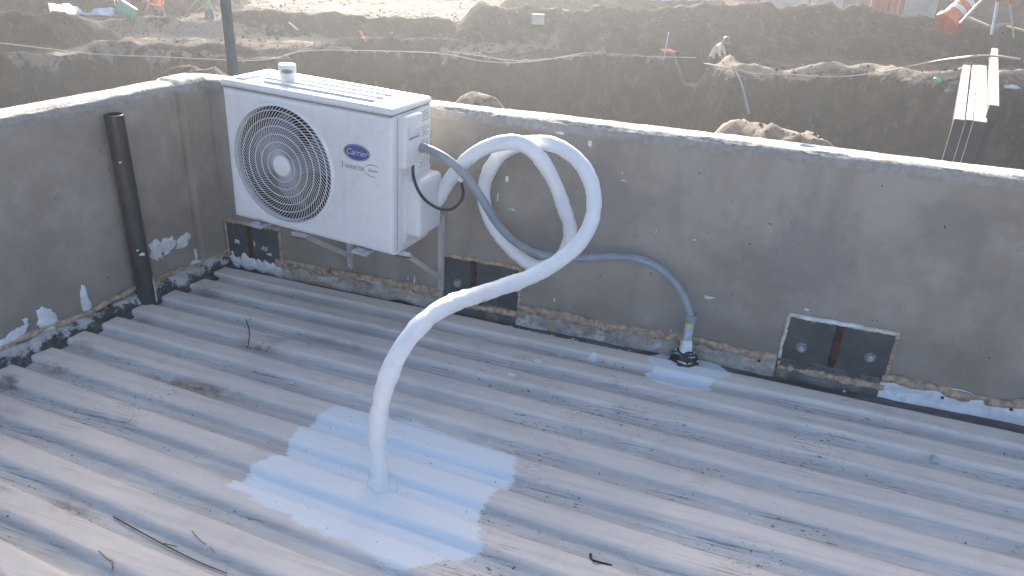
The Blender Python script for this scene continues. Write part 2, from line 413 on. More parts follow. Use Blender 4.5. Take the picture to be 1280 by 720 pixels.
for px, py, rx, ry in [(795, 414, .02, .012), (672, 453, .015, .01), (640, 470, .012, .012), (585, 420, .025, .01), (742, 444, .012, .02), (1118, 536, .03, .008)]:
    dab(px, py, rx, ry)
rust = np.zeros_like(X)
for px, py, rx, ry, h in [(240, 485, .13, .028, .95), (322, 436, .06, .025, .9), (175, 402, .05, .03, .7), (258, 368, .05, .03, .9), (10, 484, .05, .04, .9), (68, 464, .04, .03, .9), (98, 437, .05, .03, .7),
                        (88, 640, .05, .03, .8), (420, 432, .10, .02, .6), (200, 380, .03, .02, .7), (370, 436, .10, .02, .55), (10, 520, .06, .03, .5), (300, 610, .05, .02, .5), (640, 655, .08, .02, .3),
                        (830, 560, .04, .02, .3), (920, 585, .03, .02, .4), (980, 655, .05, .02, .35), (60, 690, .06, .02, .4)]:
    q = at_z(px, py, -.08); rust = np.maximum(rust, h*.75*np.exp(-(((X-q.x)/(rx*2.0))**2+((Y-q.y)/(ry*1.3))**2)))
roof = grid_mesh('roof', np.stack([X, Y, Z], 2), nu, nv, M['roof'], attrs={'prof': prof, 'paint': paint, 'rust': rust, 'chan': chan})
tag(roof, kind='structure', label='corrugated white coated metal roof with silted troughs')
# lap joint of the sheets
# ------------------------------------------------------------------ parapet walls
H = .8397; TH = .122
def wall_mesh(name, L, A, inner, seed, step=False, parent=None):
    # A(d): point on the inner face at distance d; inner: horizontal normal pointing to the room
    nl = int(L/.011)
    d = np.linspace(0, L, nl)
    prof_ = [(TH, -4.2), (TH, -1), (TH, .4), (TH, .7), (TH, .80), (TH, .825)]+[(TH*(1-k/12)-.0, H) for k in range(0, 13)]+[(0, z) for z in list(np.linspace(H-.008, .74, 12))+list(np.linspace(.72, -.02, 40))+[-.14]]
    prof_ = np.array(prof_); nv = len(prof_)
    D, K = np.meshgrid(d, np.arange(nv), indexing='ij'); O = prof_[K, 0].copy(); Zz = prof_[K, 1].copy()
    istop = (Zz > H-.001)
    # ragged edges and rough top
    chip = np.clip(fbm(D*5, O*0+seed, 4, seed)+.1, 0, 1)
    nearin = np.exp(-((O/.012)**2))*istop; nearout = np.exp(-(((O-TH)/.012)**2))*istop
    Zz -= nearin*(.004+.020*chip); Zz -= nearout*(.004+.014*np.clip(fbm(D*4+9, O*0, 4, seed+3), 0, 1))
    Zz += istop*(.0025*fbm(D*16, O*40, 4, seed+5)+.0012*fbm(D*60, O*90, 2, seed+6))
    Zz += (Zz > .6)*(.006*fbm(D*1.3, D*0, 3, seed+8))
    face = (prof_[K, 0] == 0) & (~istop)
    e = .795+.012*fbm(D*4, D*0+2, 4, seed+4)
    O -= face*(Zz > e)*(.004+.003*fbm(D*22, Zz*22, 3, seed+2))
    O += face*(.004*fbm(D*1.4, Zz*1.4, 3, seed)+.0012*fbm(D*30, Zz*30, 2, seed+1))
    if step:
        j = .150+.006*fbm(Zz*3, Zz*0, 3, 4)
        O -= face*.012*np.clip((j-D)/.006, 0, 1)
        O += face*.012*np.exp(-((D-j-.004)/.004)**2)*(Zz < .80)
        Zz += istop*.010*np.clip((j-D)/.008, 0, 1)
    P = np.zeros(D.shape+(3,))
    a0 = np.array(A(0)); dr = np.array(A(1))-a0
    inn = np.array(inner)
    for i in range(3): P[..., i] = a0[i]+dr[i]*D-inn[i]*O
    P[..., 2] = Zz
    o = grid_mesh(name, P, nl, nv, M['concrete'])
    b = bmesh.new(); b.from_mesh(o.data); bmesh.ops.recalc_face_normals(b, faces=b.faces); b.to_mesh(b and o.data); b.free()
    return o
wb = wall_mesh('parapet_wall', 7.4+.13, lambda d: (d-.13, 0, 0), (0, -1, 0), 3)
tag(wb, 'long rough concrete parapet wall behind the air conditioner, embedded steel plates along its foot', 'wall')
wl = wall_mesh('parapet_wall', 4.6, lambda d: (d*math.sin(LA), -d*math.cos(LA), 0), (math.cos(LA), math.sin(LA), 0), 21, step=True)
tag(wl, 'concrete parapet wall at the left with a black pipe leaning on it', 'wall')

# foam beads, cement fillets and the dark membrane at the foot of the walls
def strip(name, pts_fn, L, prof_, mat, parent, seed, amp=.004, freq=20, step=.008, **k):
    nl = int(L/step); d = np.linspace(0, L, nl); nv = len(prof_); P = np.zeros((nl, nv, 3))
    for i in range(nl):
        for j in range(nv):
            o_, z_ = prof_[j]
            nz = mnoise.noise(Vector((d[i]*freq, j*.9+seed, seed)))*amp; ny = mnoise.noise(Vector((d[i]*freq*.6+7, j*.7-seed, 3.3)))*amp*1.4
            nb = mnoise.noise(Vector((d[i]*freq*.16, seed*2.1, 1)))*amp*1.6
            q = pts_fn(d[i], o_+ny*(0 if j == 0 else 1), z_+nz+nb); P[i, j] = q
    o = grid_mesh(name, P, nl, nv, mat, parent)
    return tag(o, **k)
bfn = lambda x0: (lambda d, o, z: (x0+d, -o, z))
lfn = lambda d0: (lambda d, o, z: tuple(left_pt(d0+d, z, o)))
bead = [(-.004, .010), (.006, .013), (.013, .008), (.016, 0), (.013, -.009), (.004, -.014)]
for x0, x1 in [(.30, 1.185), (1.185, 1.54), (1.54, 2.64), (2.64, 3.03), (3.03, 7.2)]:
    if x0 not in (1.185, 2.64): strip('foam_bead', bfn(x0), x1-x0, [(o*1.3, z*1.5-.006) for o, z in bead], M['foam'], wb, x0*3.1, .014, 22)
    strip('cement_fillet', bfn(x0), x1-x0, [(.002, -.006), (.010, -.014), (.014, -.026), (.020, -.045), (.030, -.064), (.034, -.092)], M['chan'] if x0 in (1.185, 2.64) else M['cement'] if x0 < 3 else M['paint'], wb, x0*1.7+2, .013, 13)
strip('foam_bead', lfn(.0), 4.4, bead, M['foam'], wl, 5.5, .009, 26)
strip('membrane_skirt', lfn(.0), 4.4, [(.004, -.004), (.020, -.012), (.034, -.03), (.046, -.050), (.060, -.068), (.085, -.085), (.10, -.11)], M['membrane'], wl, 9.5, .020, 11)

# splatters of paint and mortar
def splat(center, nrm, r, seed, mat, parent, name='paint_patch', sx=1.0, sy=1.0, rot=0.0, th=.003, spiky=.5):
    rnd = random.Random(seed); n = 26; nrm = Vector(nrm).normalized()
    u = Vector((0, 0, 1)).cross(nrm); u = u.normalized() if u.length > .1 else Vector((1, 0, 0)); v = nrm.cross(u)
    ca, sa = math.cos(rot), math.sin(rot); V = []; F = []
    rings = [(1, 0), (.93, th*.8), (.55, th*1.4)]
    off = rnd.random()*50
    for q, h in rings:
        for k in range(n):
            a_ = 2*PI*k/n; rr = r*q*(1+spiky*mnoise.noise(Vector((math.cos(a_)*1.6+off, math.sin(a_)*1.6, off)))*1.5+spiky*.45*mnoise.noise(Vector((math.cos(a_)*5, math.sin(a_)*5+off, 2))))
            x_, y_ = rr*math.cos(a_)*sx, rr*math.sin(a_)*sy
            V.append(Vector(center)+u*(x_*ca-y_*sa)+v*(x_*sa+y_*ca)+nrm*(h+th*.5*mnoise.noise(Vector((a_*3, q*4, off))) if q < 1 else -.004))
    V.append(Vector(center)+nrm*th*1.3)
    for i in range(2):
        for k in range(n): F.append((i*n+k, i*n+(k+1) % n, (i+1)*n+(k+1) % n, (i+1)*n+k))
    for k in range(n): F.append((2*n+k, 2*n+(k+1) % n, 3*n))
    mb = MB(); mb.add(V, F); return mb.build(name, mat, parent, smooth=60)
NB = (0, -1, 0); NL = (math.cos(LA), math.sin(LA), 0)
sd_ = 100
for px, py, r, sx, sy, rot in [(197, 313, .045, .8, 1.0, .3), (212, 306, .045, 1.1, .7, .4), (230, 301, .035, 1.2, .7, .5), (108, 378, .035, .5, 1.6, 0), (60, 402, .05, .8, 1.1, .2), (98, 398, .03, .8, .8, 0),
                               (20, 420, .04, 1.3, .5, .5), (262, 322, .035, .8, 1.6, 0), (270, 338, .04, 1.1, 1.0, .2), (244, 338, .05, 1.2, .8, .4), (32, 401, .010, 1, 1, 0), (8, 426, .03, 1.3, .6, .4), (262, 308, .02, .6, 1.6, 0), (245, 318, .014, .5, 2, 0)]:
    sd_ += 1; splat(on_left(px, py, .004), NL, r, sd_, M['paint'], wl, sx=sx, sy=sy, rot=rot)
for px, py, r, sx, sy in [(780, 226, .008, 1.5, .5), (885, 372, .012, 1.8, .5), (838, 415, .007, .7, 1.6), (634, 224, .010, .7, 1.6), (622, 247, .006, .5, 3), (738, 180, .007, 1, 2.2), (700, 166, .008, 2, .6), (868, 300, .004, 1, 1), (820, 290, .004, .6, 2),
                          (1076, 408, .004, 1, 1), (1008, 387, .006, 1.4, .8), (693, 375, .004, .5, 3), (546, 343, .005, .6, 2.4), (510, 348, .005, .7, 1.5), (518, 350, .008, .5, 2.2), (640, 262, .006, 2.3, .5), (778, 216, .004, 1, 1), (1008, 182, .01, 2.2, .5)]:
    sd_ += 1; splat(at_y(px, py, -.003), NB, r, sd_, M['paint'], wb, sx=sx, sy=sy)

# embedded steel plates in the back wall
def plate(corners, bolts, seam, frame_mats, low_paint=None, lab=None):
    TL, TR, BR, BL = [at_y(px, py, -.0) for px, py in corners]
    x0, x1, z0, z1 = (TL.x+BL.x)/2, (TR.x+BR.x)/2, (BL.z+BR.z)/2, (TL.z+TR.z)/2
    mb = MB(); mb.box((x0, -.008, z0), (x1, .02, z1), .001, 1)
    o = mb.build('steel_plate', M['plate'], wb, **({'label': lab} if lab else {}))
    sx_ = x0+(x1-x0)*seam
    mb = MB(); N = 14
    for i in range(N):
        a0_ = z0+(z1-z0)*i/N*.98+.004; wv = .013+.0015*math.sin(i*2.1)
        mb.box((sx_-wv, -.0115-.0015*(i % 2), a0_), (sx_+wv, -.006, a0_+(z1-z0)/N), .001, 1)
    mb.build('weld_seam', M['rust'], o)
    for px, py in bolts:
        q = at_y(px, py, -.008); T = Matrix.Translation(q) @ Matrix.Rotation(PI/2, 4, 'X')
        mb = MB(); mb.lathe([(.0, -.002), (.021, -.002), (.022, .001), (.020, .003), (0, .003)], 20, T, cap=False)
        bw_ = mb.build('washer', M['washer'], o, smooth=30)
        mb = MB(); mb.lathe([(.0, .003), (.012, .003), (.0125, .012), (.011, .014), (0, .014)], 6, T, cap=False); mb.lathe([(0, .014), (.0055, .014), (.005, .024), (0, .025)], 12, T, cap=False)
        bo = mb.build('bolt', M['galv'], o, smooth=20)
    def rim(p, q, r, seed, mat, nm='foam_bead'):
        n = 60; P = []; R_ = []
        for i in range(n+1):
            t_ = i/n; c = Vector(p).lerp(Vector(q), t_); c += Vector((mnoise.noise(Vector((i*.11, seed, 0))), 0, mnoise.noise(Vector((i*.11, seed, 5)))))*.004
            P.append(c); R_.append(r*(1+.5*mnoise.noise(Vector((i*.35, seed, 9)))+.25*mnoise.noise(Vector((i*1.1, seed, 4)))))
        mb = MB(); mb.tube(P, R_, 9, rf=lambda i, a_: 1+.18*mnoise.noise(Vector((i*.5, a_*2, seed)))); mb.build(nm, mat, wb, smooth=60)
    y_ = -.004
    fm = frame_mats
    if fm[0]: rim((x0-.008, y_, z1+.006), (x1+.008, y_, z1+.006), .009, x0+1, fm[0])
    if fm[1]: rim((x0-.006, y_, z0), (x0-.006, y_, z1+.006), .007, x0+2, fm[1])
    if fm[2]: rim((x1+.006, y_, z0), (x1+.006, y_, z1+.008), .008, x0+3, fm[2])
    if fm[3]: rim((x0-.006, y_-.008, z0-.002), (x1+.006, y_-.008, z0-.002), .016, x0+4, fm[3])
    return o, (x0, x1, z0, z1)
p1, e1 = plate([(284, 276), (349, 288.5), (352, 335), (290, 330)], [], .44, [M['foam'], M['foam'], M['foam'], None], lab='steel plate in the wall corner, daubed white along its foot')
p2, e2 = plate([(557.5, 321), (650, 335), (646.7, 393), (556, 372)], [(572, 354)], .40, [M['foam'], None, M['foam'], M['foam']])
p3, e3 = plate([(982, 396), (1116, 416), (1106, 482), (979, 458)], [(1001.5, 434.5), (1087.5, 447)], .49, [M['foam_pale'], M['foam_pale'], M['foam'], M['foam']], lab='dark steel plate with two bolts and a rusty seam')
for k, (fx, r) in enumerate([(.12, .035), (.3, .04), (.45, .028), (.6, .035), (.78, .035), (.93, .03)]):
    splat((e1[0]+(e1[1]-e1[0])*fx, -.010, e1[2]+.012), NB, r, 300+k, M['paint'], wb, sx=1.1, sy=.9, th=.006)
for px, py, r, sx, sy in [(296, 302, .018, 1, .7), (331, 311, .02, 1, .8), (291, 317, .012, .6, 1.5), (318, 305, .008, .5, 2), (337, 318, .015, 1.3, .5)]:
    sd_ += 1; splat(at_y(px, py, -.010), NB, r*.8, sd_, M['paint'] if sy != .8 else M['galv'], wb, sx=sx, sy=sy, th=.002)
splat((e3[0]+.17, -.006, e3[3]+.010), NB, .03, 411, M['paint'], wb, sx=5, sy=.28, th=.008)
# ------------------------------------------------------------------ air conditioner
AW, AD, AH = .775, .275, .566
ac = empty('air_conditioner', (.396, -.393, .3745), label='white outdoor air conditioner unit with round fan guard, hung on the back wall', cat='air conditioner')
AYAW, AROL = -.096, .025
ac.rotation_mode = 'XYZ'
ea = Vector((math.cos(AYAW)*math.cos(AROL), math.sin(AYAW)*math.cos(AROL), -math.sin(AROL))); eb = Vector((-math.sin(AYAW), math.cos(AYAW), 0)); ec = ea.cross(eb)
Rm3 = Matrix((ea, eb, ec)).transposed()
ac.rotation_euler = Rm3.to_euler()
ACM = Matrix.Translation(ac.location) @ Rm3.to_4x4()
def acpx(px, py, y=0.0):     # pixel to local point of the unit on the plane y
    inv = ACM.inverted(); o_ = inv @ Vector(CAM); d_ = inv.to_3x3() @ Vector(ray(px, py)); return o_+d_*((y-o_.y)/d_.y)
def acside(px, py, x=AW):
    inv = ACM.inverted(); o_ = inv @ Vector(CAM); d_ = inv.to_3x3() @ Vector(ray(px, py)); return o_+d_*((x-o_.x)/d_.x)
LIDH = .028; BH = AH-LIDH
l_, r_, t_, b_ = acpx(287, 205), acpx(414.5, 208), acpx(345, 121), acpx(352, 289)
fc = acpx(347, 208)
FX, FZ = (l_.x+r_.x)/2, BH-.008-.2385
FR = .222; print('fan', l_, r_, t_, b_, fc)
FR = .2365; FX = .270; FZ = BH/2-.002
# casing with a round opening
mb = MB(); n = 128
def rectpt(a_, x0, x1, z0, z1):
    dx, dz = math.cos(a_), math.sin(a_)
    k = min([((x1-FX)/dx if dx > 1e-9 else 1e9), ((x0-FX)/dx if dx < -1e-9 else 1e9), ((z1-FZ)/dz if dz > 1e-9 else 1e9), ((z0-FZ)/dz if dz < -1e-9 else 1e9)])
    return FX+dx*k, FZ+dz*k
angs = [2*PI*k/n for k in range(n)]
cor = [math.atan2(zz-FZ, xx-FX) % (2*PI) for xx in (0, AW) for zz in (0, BH)]
for c_ in cor:
    i = min(range(n), key=lambda q: abs(angs[q]-c_)); angs[i] = c_
rows = []
rows.append([(FX+FR*.97*math.cos(a_), .035, FZ+FR*.97*math.sin(a_)) for a_ in angs])
rows.append([(FX+FR*.975*math.cos(a_), .004, FZ+FR*.975*math.sin(a_)) for a_ in angs])
rows.append([(FX+FR*.985*math.cos(a_), -.0035, FZ+FR*.985*math.sin(a_)) for a_ in angs])
rows.append([(FX+FR*1.01*math.cos(a_), -.0045, FZ+FR*1.01*math.sin(a_)) for a_ in angs])
rows.append([(FX+FR*1.025*math.cos(a_), -.002, FZ+FR*1.025*math.sin(a_)) for a_ in angs])
rows.append([(FX+FR*1.035*math.cos(a_), .003, FZ+FR*1.035*math.sin(a_)) for a_ in angs])
rows.append([(FX+FR*1.06*math.cos(a_), .0, FZ+FR*1.06*math.sin(a_)) for a_ in angs])
for e_, y_ in [(.020, 0), (.013, .0015), (.007, .005), (.0025, .011), (0, .020), (0, AD-.006), (.005, AD)]:
    R_ = []
    for a_ in angs:
        x_, z_ = rectpt(a_, 0, AW, 0, BH); R_.append((min(max(x_, e_), AW-e_), y_, min(max(z_, e_), BH-e_)))
    rows.append(R_)
V = [q for R_ in rows for q in R_]; F = []
for i in range(len(rows)-1):
    for k in range(n): F.append((i*n+k, i*n+(k+1) % n, (i+1)*n+(k+1) % n, (i+1)*n+k))
F.append(tuple((len(rows)-1)*n+k for k in range(n)))
mb.add(V, F); casing = mb.build('casing', M['enamel'], ac, smooth=35)
# seams of the front panel and the base pan
mb = MB(); mb.box((AW-.002, .030, .01), (AW+.0008, .0325, BH-.004)); mb.build('panel_seam', M['print'], casing)
# interior
mb = MB(); T = Matrix.Translation((FX, .04, FZ)) @ Matrix.Rotation(PI/2, 4, 'X')
mb.lathe([(FR*.97, .01), (FR*.97, -.10)], 64, T, cap=False); mb.build('fan_shroud', M['dark_in'], ac, smooth=40)
mb = MB(); mb.box((.02, .17, .02), (AW-.3, .175, BH-.02)); mb.build('coil', M['coil'], ac)
fan = empty('fan', (FX, .085, FZ)); fan.parent = ac
mb = MB(); mb.lathe([(0, -.035), (.05, -.035), (.058, -.02), (.058, .03), (0, .03)], 32, Matrix.Rotation(PI/2, 4, 'X'), cap=False); mb.build('hub', M['fan'], fan, smooth=40)
for b3 in range(3):
    mb = MB(); V = []; F = []; nr, na = 7, 8
    for i in range(nr):
        r = .055+(.19-.055)*i/(nr-1); sp = 1.25-.15*i/(nr-1)
        for j in range(na):
            a_ = b3*2*PI/3+.35*i/(nr-1)+sp*(j/(na-1)-.5); V.append((r*math.cos(a_), (.030-.055*j/(na-1)), r*math.sin(a_)))
    for i in range(nr-1):
        for j in range(na-1): F.append((i*na+j, i*na+j+1, (i+1)*na+j+1, (i+1)*na+j))
    k0 = len(V); V += [(x_, y_+.003, z_) for x_, y_, z_ in V]; F += [tuple(i+k0 for i in f[::-1]) for f in F]
    mb.add(V, F); mb.build('blade', M['fan'], fan, smooth=50)
# guard: concentric rings and curved ribs
mb = MB(); nrb = 86; R0, R1 = .040, FR*.975
for k in range(nrb):
    V = []; F = []; ns2 = 9
    for i in range(ns2):
        u = i/(ns2-1); r = R0+(R1-R0)*u; a_ = 2*PI*k/nrb-1.05*(u**.85); y0_ = -.004+.0*u+.010*(abs(u-.5)*2)**2*.3
        ta = Vector((-math.sin(a_), 0, math.cos(a_))); c = Vector((FX+r*math.cos(a_), y0_, FZ+r*math.sin(a_)))
        wd = .0005+.0008*u
        V += [c-ta*wd, c+ta*wd, c+ta*wd+Vector((0, .002, 0)), c-ta*wd+Vector((0, .002, 0))]
    for i in range(ns2-1):
        for j in range(4): F.append((i*4+j, i*4+(j+1) % 4, (i+1)*4+(j+1) % 4, (i+1)*4+j))
    mb.add(V, F)
guard = mb.build('fan_guard', M['enamel'], ac)
mb = MB()
for q in [.27, .40, .53, .66, .79, .915]:
    P = [(FX+FR*q*math.cos(2*PI*k/72), -.005, FZ+FR*q*math.sin(2*PI*k/72)) for k in range(73)]; mb.tube(P, .0018, 6, cap=False)
mb.build('guard_ring', M['enamel'], guard, smooth=60)
mb = MB(); T = Matrix.Translation((FX, -.003, FZ)) @ Matrix.Rotation(PI/2, 4, 'X')
mb.lathe([(0, .006), (.030, .006), (.037, .0045), (.041, .001), (.042, -.006), (0, -.006)], 40, T, cap=False); mb.build('centre_cap', M['enamel'], guard, smooth=50)
# top cover
mb = MB(); mb.box((-.004, -.005, BH+.0015), (AW+.004, AD+.004, AH), .013, 4)
lid = mb.build('top_cover', M['enamel'], ac, smooth=40)
mb = MB(); mb.box((.001, .001, BH-.002), (AW-.001, AD, BH+.002)); mb.build('cover_seam', M['slot'], lid)
def rib(x0, x1, yc, wd, h):
    mb = MB(); mb.box((x0, yc-wd/2, AH-.004), (x1, yc+wd/2, AH+h), 0)
    b = bmesh.new(); bmesh.ops.create_cube(b, size=1)
    for v in b.verts: v.co = Vector(((x0+x1)/2+v.co.x*(x1-x0), yc+v.co.y*wd, AH-.002+(v.co.z)*2*h))
    ve = [e for e in b.edges if abs((e.verts[0].co-e.verts[1].co).z) > h]
    bmesh.ops.bevel(b, geom=ve, offset=wd*.45, segments=5, profile=.5, affect='EDGES')
    te = [e for e in b.edges if all(v.co.z > AH for v in e.verts)]; bmesh.ops.bevel(b, geom=te, offset=h*.9, segments=3, affect='EDGES')
    b.verts.index_update(); mb = MB(); mb.bm(b); mb.build('rib', M['enamel'], lid, smooth=50)
rib(.15, .67, .062, .038, .010); rib(.11, .67, .120, .038, .010); rib(.11, .67, .178, .038, .010); rib(.16, .62, .232, .032, .010)
mb = MB(); mb.box((.04, .035, AH-.004), (.085, .235, AH+.006), .004, 2); mb.build('rib', M['enamel'], lid, smooth=50)
# lettering
def text_mesh(s, size, shear=0, ext=.0004, spacing=1.0):
    c = bpy.data.curves.new('lettering', 'FONT'); c.body = s; c.size = size; c.shear = shear; c.extrude = ext; c.align_x = 'CENTER'; c.align_y = 'CENTER'; c.space_character = spacing; c.resolution_u = 3
    o = bpy.data.objects.new('tmp', c); COL.objects.link(o); dg = bpy.context.evaluated_depsgraph_get(); dg.update()
    me = bpy.data.meshes.new_from_object(o.evaluated_get(dg)); bpy.data.objects.remove(o); bpy.data.curves.remove(c); return me
def place_text(me, name, loc, mat, parent, rot=(PI/2, 0, 0), sx=1, sy=1):
    me.transform(Matrix.Diagonal((sx, sy, 1, 1))); me.materials.clear(); me.materials.append(mat)
    o = bpy.data.objects.new(name, me); COL.objects.link(o); o.parent = parent; o.location = loc; o.rotation_euler = rot; return o
bl, br_, bt, bb = acpx(428.5, 187), acpx(463.5, 194), acpx(446, 181), acpx(447, 201)
bc = acpx(446, 190.7); bw = (br_.x-bl.x)/2*.93; bh = .031
print('badge', bc, bw, bh)
T = Matrix.Translation((bc.x, -.0, bc.z)) @ Matrix.Rotation(PI/2, 4, 'X') @ Matrix.Diagonal((bw, bh, 1, 1))
mb = MB(); mb.lathe([(0, .002), (1, .002), (1, -.001)], 48, T, cap=False); badge = mb.build('badge', M['blue'], ac)
mb = MB(); P = [(bc.x+bw*.93*math.cos(2*PI*k/48), -.0024, bc.z+bh*.91*math.sin(2*PI*k/48)) for k in range(49)]; mb.tube(P, .0009, 5, cap=False); mb.build('badge_rim', M['silver'], badge)
place_text(text_mesh('Carrier', .034, .35), 'lettering', (bc.x, -.0028, bc.z), M['silver'], badge, sx=.92, sy=1.0)
iv = acpx(441, 208.5); se = acpx(461, 214)
place_text(text_mesh('I', .034), 'lettering', (iv.x-.046, -.0006, iv.z+.002), M['print'], ac)
place_text(text_mesh('NVERTER', .022), 'lettering', (iv.x+.008, -.0006, iv.z-.002), M['print'], ac, sx=.95)
place_text(text_mesh('Series', .017, .3), 'lettering', (iv.x+.088, -.0006, iv.z+.001), M['print'], ac)
mb = MB()
for s0, s1, rr, up_ in [(.75, 2.9, .036, 1), (3.3, 5.3, .036, -1)]:
    n2 = 16; V = []; F = []
    for i in range(n2):
        a_ = s0+(s1-s0)*i/(n2-1); th = .0016*math.sin(PI*i/(n2-1))+.0002
        for q in (-1, 1): V.append((iv.x+.088+(rr+q*th)*math.cos(a_)*1.0, -.0005, iv.z-.0+(rr*.62+q*th)*math.sin(a_)))
    for i in range(n2-1): F.append((2*i, 2*i+1, 2*i+3, 2*i+2))
    mb.add(V, F)
mb.build('swoosh', M['print'], ac)
# right hand side: terminal cover, valve cover, rating label
tc = [acside(503, 143), acside(530, 143), acside(503, 235)]
mb = MB(); mb.box((AW-.01, .045, BH-.20), (AW+.028, .165, BH-.005), .010, 3)
term = mb.build('terminal_cover', M['enamel'], ac, smooth=40)
mb = MB(); mb.box((AW+.024, .060, BH-.085), (AW+.036, .145, BH-.045), .005, 2); mb.build('handle_recess', M['enamel_grey'], term, smooth=40)
mb = MB(); mb.box((AW+.0265, .066, BH-.094), (AW+.0295, .140, BH-.087), .001, 1); mb.build('recess_shade', M['slot'], term)  # grey strip drawn in for the shade of the handle recess
mb = MB(); mb.box((AW-.01, .095, .050), (AW+.062, AD-.005, .285), .020, 4)
mb.build('valve_cover', M['enamel'], ac, smooth=40)
mb = MB(); mb.box((AW-.002, .080, .030), (AW+.004, AD-.002, .302), .003, 2); mb.build('cover_flange', M['enamel'], ac, smooth=40)
mb = MB()
for k in range(6): mb.box((AW-.001, .06, BH-.225-k*.008), (AW+.0015, .12, BH-.222-k*.008))
mb.build('vent_slots', M['enamel_grey'], ac, kind='stuff')
mb = MB(); mb.box((AW-.001, .185, .27), (AW+.0012, .262, BH-.01)); rl = mb.build('rating_label', simple('label_paper', (.78, .78, .78), .6, var=.03), ac)
mb = MB(); rr = random.Random(3)
for k in range(26):
    z_ = BH-.02-k*.0085
    if k in (5, 6, 12, 17): continue
    y_ = .19
    while y_ < .252:
        w_ = rr.uniform(.004, .014); mb.box((AW+.001, y_, z_), (AW+.0017, min(y_+w_, .256), z_+.0035)); y_ += w_+rr.uniform(.003, .009)
mb.build('label_print', M['print'], rl, kind='stuff')
mb = MB(); mb.box((AW+.003, .084, .036), (AW+.007, .092, .044), .001, 1); mb.build('screw', M['zinc'], ac)
# feet on the bracket arms
for x_ in (.135, .64):
    mb = MB(); mb.box((x_-.035, -.035, -.012), (x_+.035, .05, -.002), .003, 2); mb.box((x_-.010, -.025, -.004), (x_+.010, -.008, .008), .002, 1)
    mb.build('mounting_foot', M['galv'], ac)
# cut white coupling standing on top of the unit
cp = ACM @ Vector(acpx(360, 92, .10)); 
inv = ACM.inverted(); o_ = inv @ Vector(CAM); d_ = inv.to_3x3() @ Vector(ray(360, 99)); q = o_+d_*((AH+.008-o_.z)/d_.z); cpw = ACM @ q
print('coupling at', q)
coup = empty('pipe_coupling', cpw, Rm3.to_euler(), label='short white pipe coupling standing on top of the air conditioner', cat='pipe fitting')
mb = MB(); mb.lathe([(.029, 0), (.031, .002), (.031, .022), (.033, .024), (.033, .055), (.031, .058), (.026, .058), (.0255, .02), (.0255, 0), (.029, 0)], 40, cap=False); mb.build('ring', M['enamel'], coup, smooth=40)
mb = MB(); V = []; F = []; n2 = 14
for i in range(n2):
    a_ = -1.35+1.35*i/(n2-1)-.25; h = .007*math.sin(PI*min(1, (i+1)/n2*1.0))+.003
    for s in (-1, 1): V.append((.0337*math.cos(a_), .0337*math.sin(a_), .034+s*h*(.7 if s < 0 else 1)))
for i in range(n2-1): F.append((2*i, 2*i+1, 2*i+3, 2*i+2))
mb.add(V, F); mb.build('black_mark', M['print'], coup)

# ------------------------------------------------------------------ brackets
def bracket(postpx, outpx, lab):
    pb = at_y(postpx[0], postpx[1], -.004)            # foot of the upright on the wall
    ztop = .372
    br = empty('wall_bracket', (pb.x, 0, pb.z), label=lab, cat='bracket', group='white steel brackets under the air conditioner')
    arm_y = -.415; zt = ztop-pb.z
    mb = MB(); mb.box((-.016, -.007, 0), (.016, -.003, zt), .0008, 1); mb.box((.012, -.030, .0), (.016, -.007, zt), .0006, 1)
    mb.build('upright', M['bracket'], br)
    sh = (at_y(outpx[0], outpx[1], arm_y).x-pb.x)
    def bar(p, q, wd, th, name):
        p, q = Vector(p), Vector(q); d = (q-p); L = d.length; T = Matrix.Translation((p+q)/2) @ d.to_track_quat('X', 'Z').to_matrix().to_4x4()
        mb = MB(); mb.box((-L/2, -th/2, -wd/2), (L/2, th/2, wd/2), .0008, 1, T); mb.build(name, M['bracket'], br)
    bar((0, -.008, zt-.008), (0, arm_y, zt-.010), .030, .004, 'arm')
    bar((.004, -.012, .062), (.0, arm_y+.03, zt-.030), .022, .004, 'brace')
    mb = MB(); mb.box((-.02, arm_y-.004, zt-.034), (.05, arm_y+.010, zt-.028), .001, 1); mb.box((-.02, arm_y-.004, zt-.034), (.05, arm_y-.001, zt-.010), .001, 1); mb.build('end_tab', M['galv'], br)
    T = Matrix.Translation((0, -.007, .026)) @ Matrix.Rotation(PI/2, 4, 'X')
    mb = MB(); mb.lathe([(0, .0), (.009, 0), (.009, .002), (.006, .002), (.006, .007), (0, .007)], 8, T, cap=False); mb.build('bolt', M['zinc'], br)
    return br
bracket((438.5, 334), (322, 283), 'left hand steel bracket, its lower end hanging free under the middle of the air conditioner')
bracket((551.5, 362), (452, 315), 'right hand steel bracket with its upright beside the embedded steel plate')

# ------------------------------------------------------------------ insulated refrigerant pipe
def px_path(L): return [at_y(px, py, y) for px, py, y in L]
pipe_px = [(540, 262, -.20), (549, 247, -.215), (560, 228, -.23), (578, 205, -.25), (604, 186, -.27), (632, 178, -.28), (655, 181, -.275), (676, 199, -.25), (693, 228, -.22), (706, 262, -.19), (713, 290, -.16), (706, 315, -.13), (688, 332, -.105),
           (664, 331, -.095), (640, 312, -.09), (616, 283, -.09), (605, 250, -.095), (608, 222, -.105), (624, 195, -.125), (648, 181, -.155), (676, 178, -.19), (704, 186, -.22), (727, 206, -.25), (741, 236, -.28), (741, 270, -.32), (727, 300, -.38), (700, 325, -.46),
           (665, 345, -.57), (630, 358, -.70), (596, 369, -.84), (566, 379, -.96), (537, 396, -1.07), (509, 425, -1.16), (489, 462, -1.21), (477, 500, -1.225), (472, 540, -1.225), (473, 575, -1.222), (474.5, 601, -1.220)]
PP = px_path(pipe_px)
PS = spline(PP, 14)
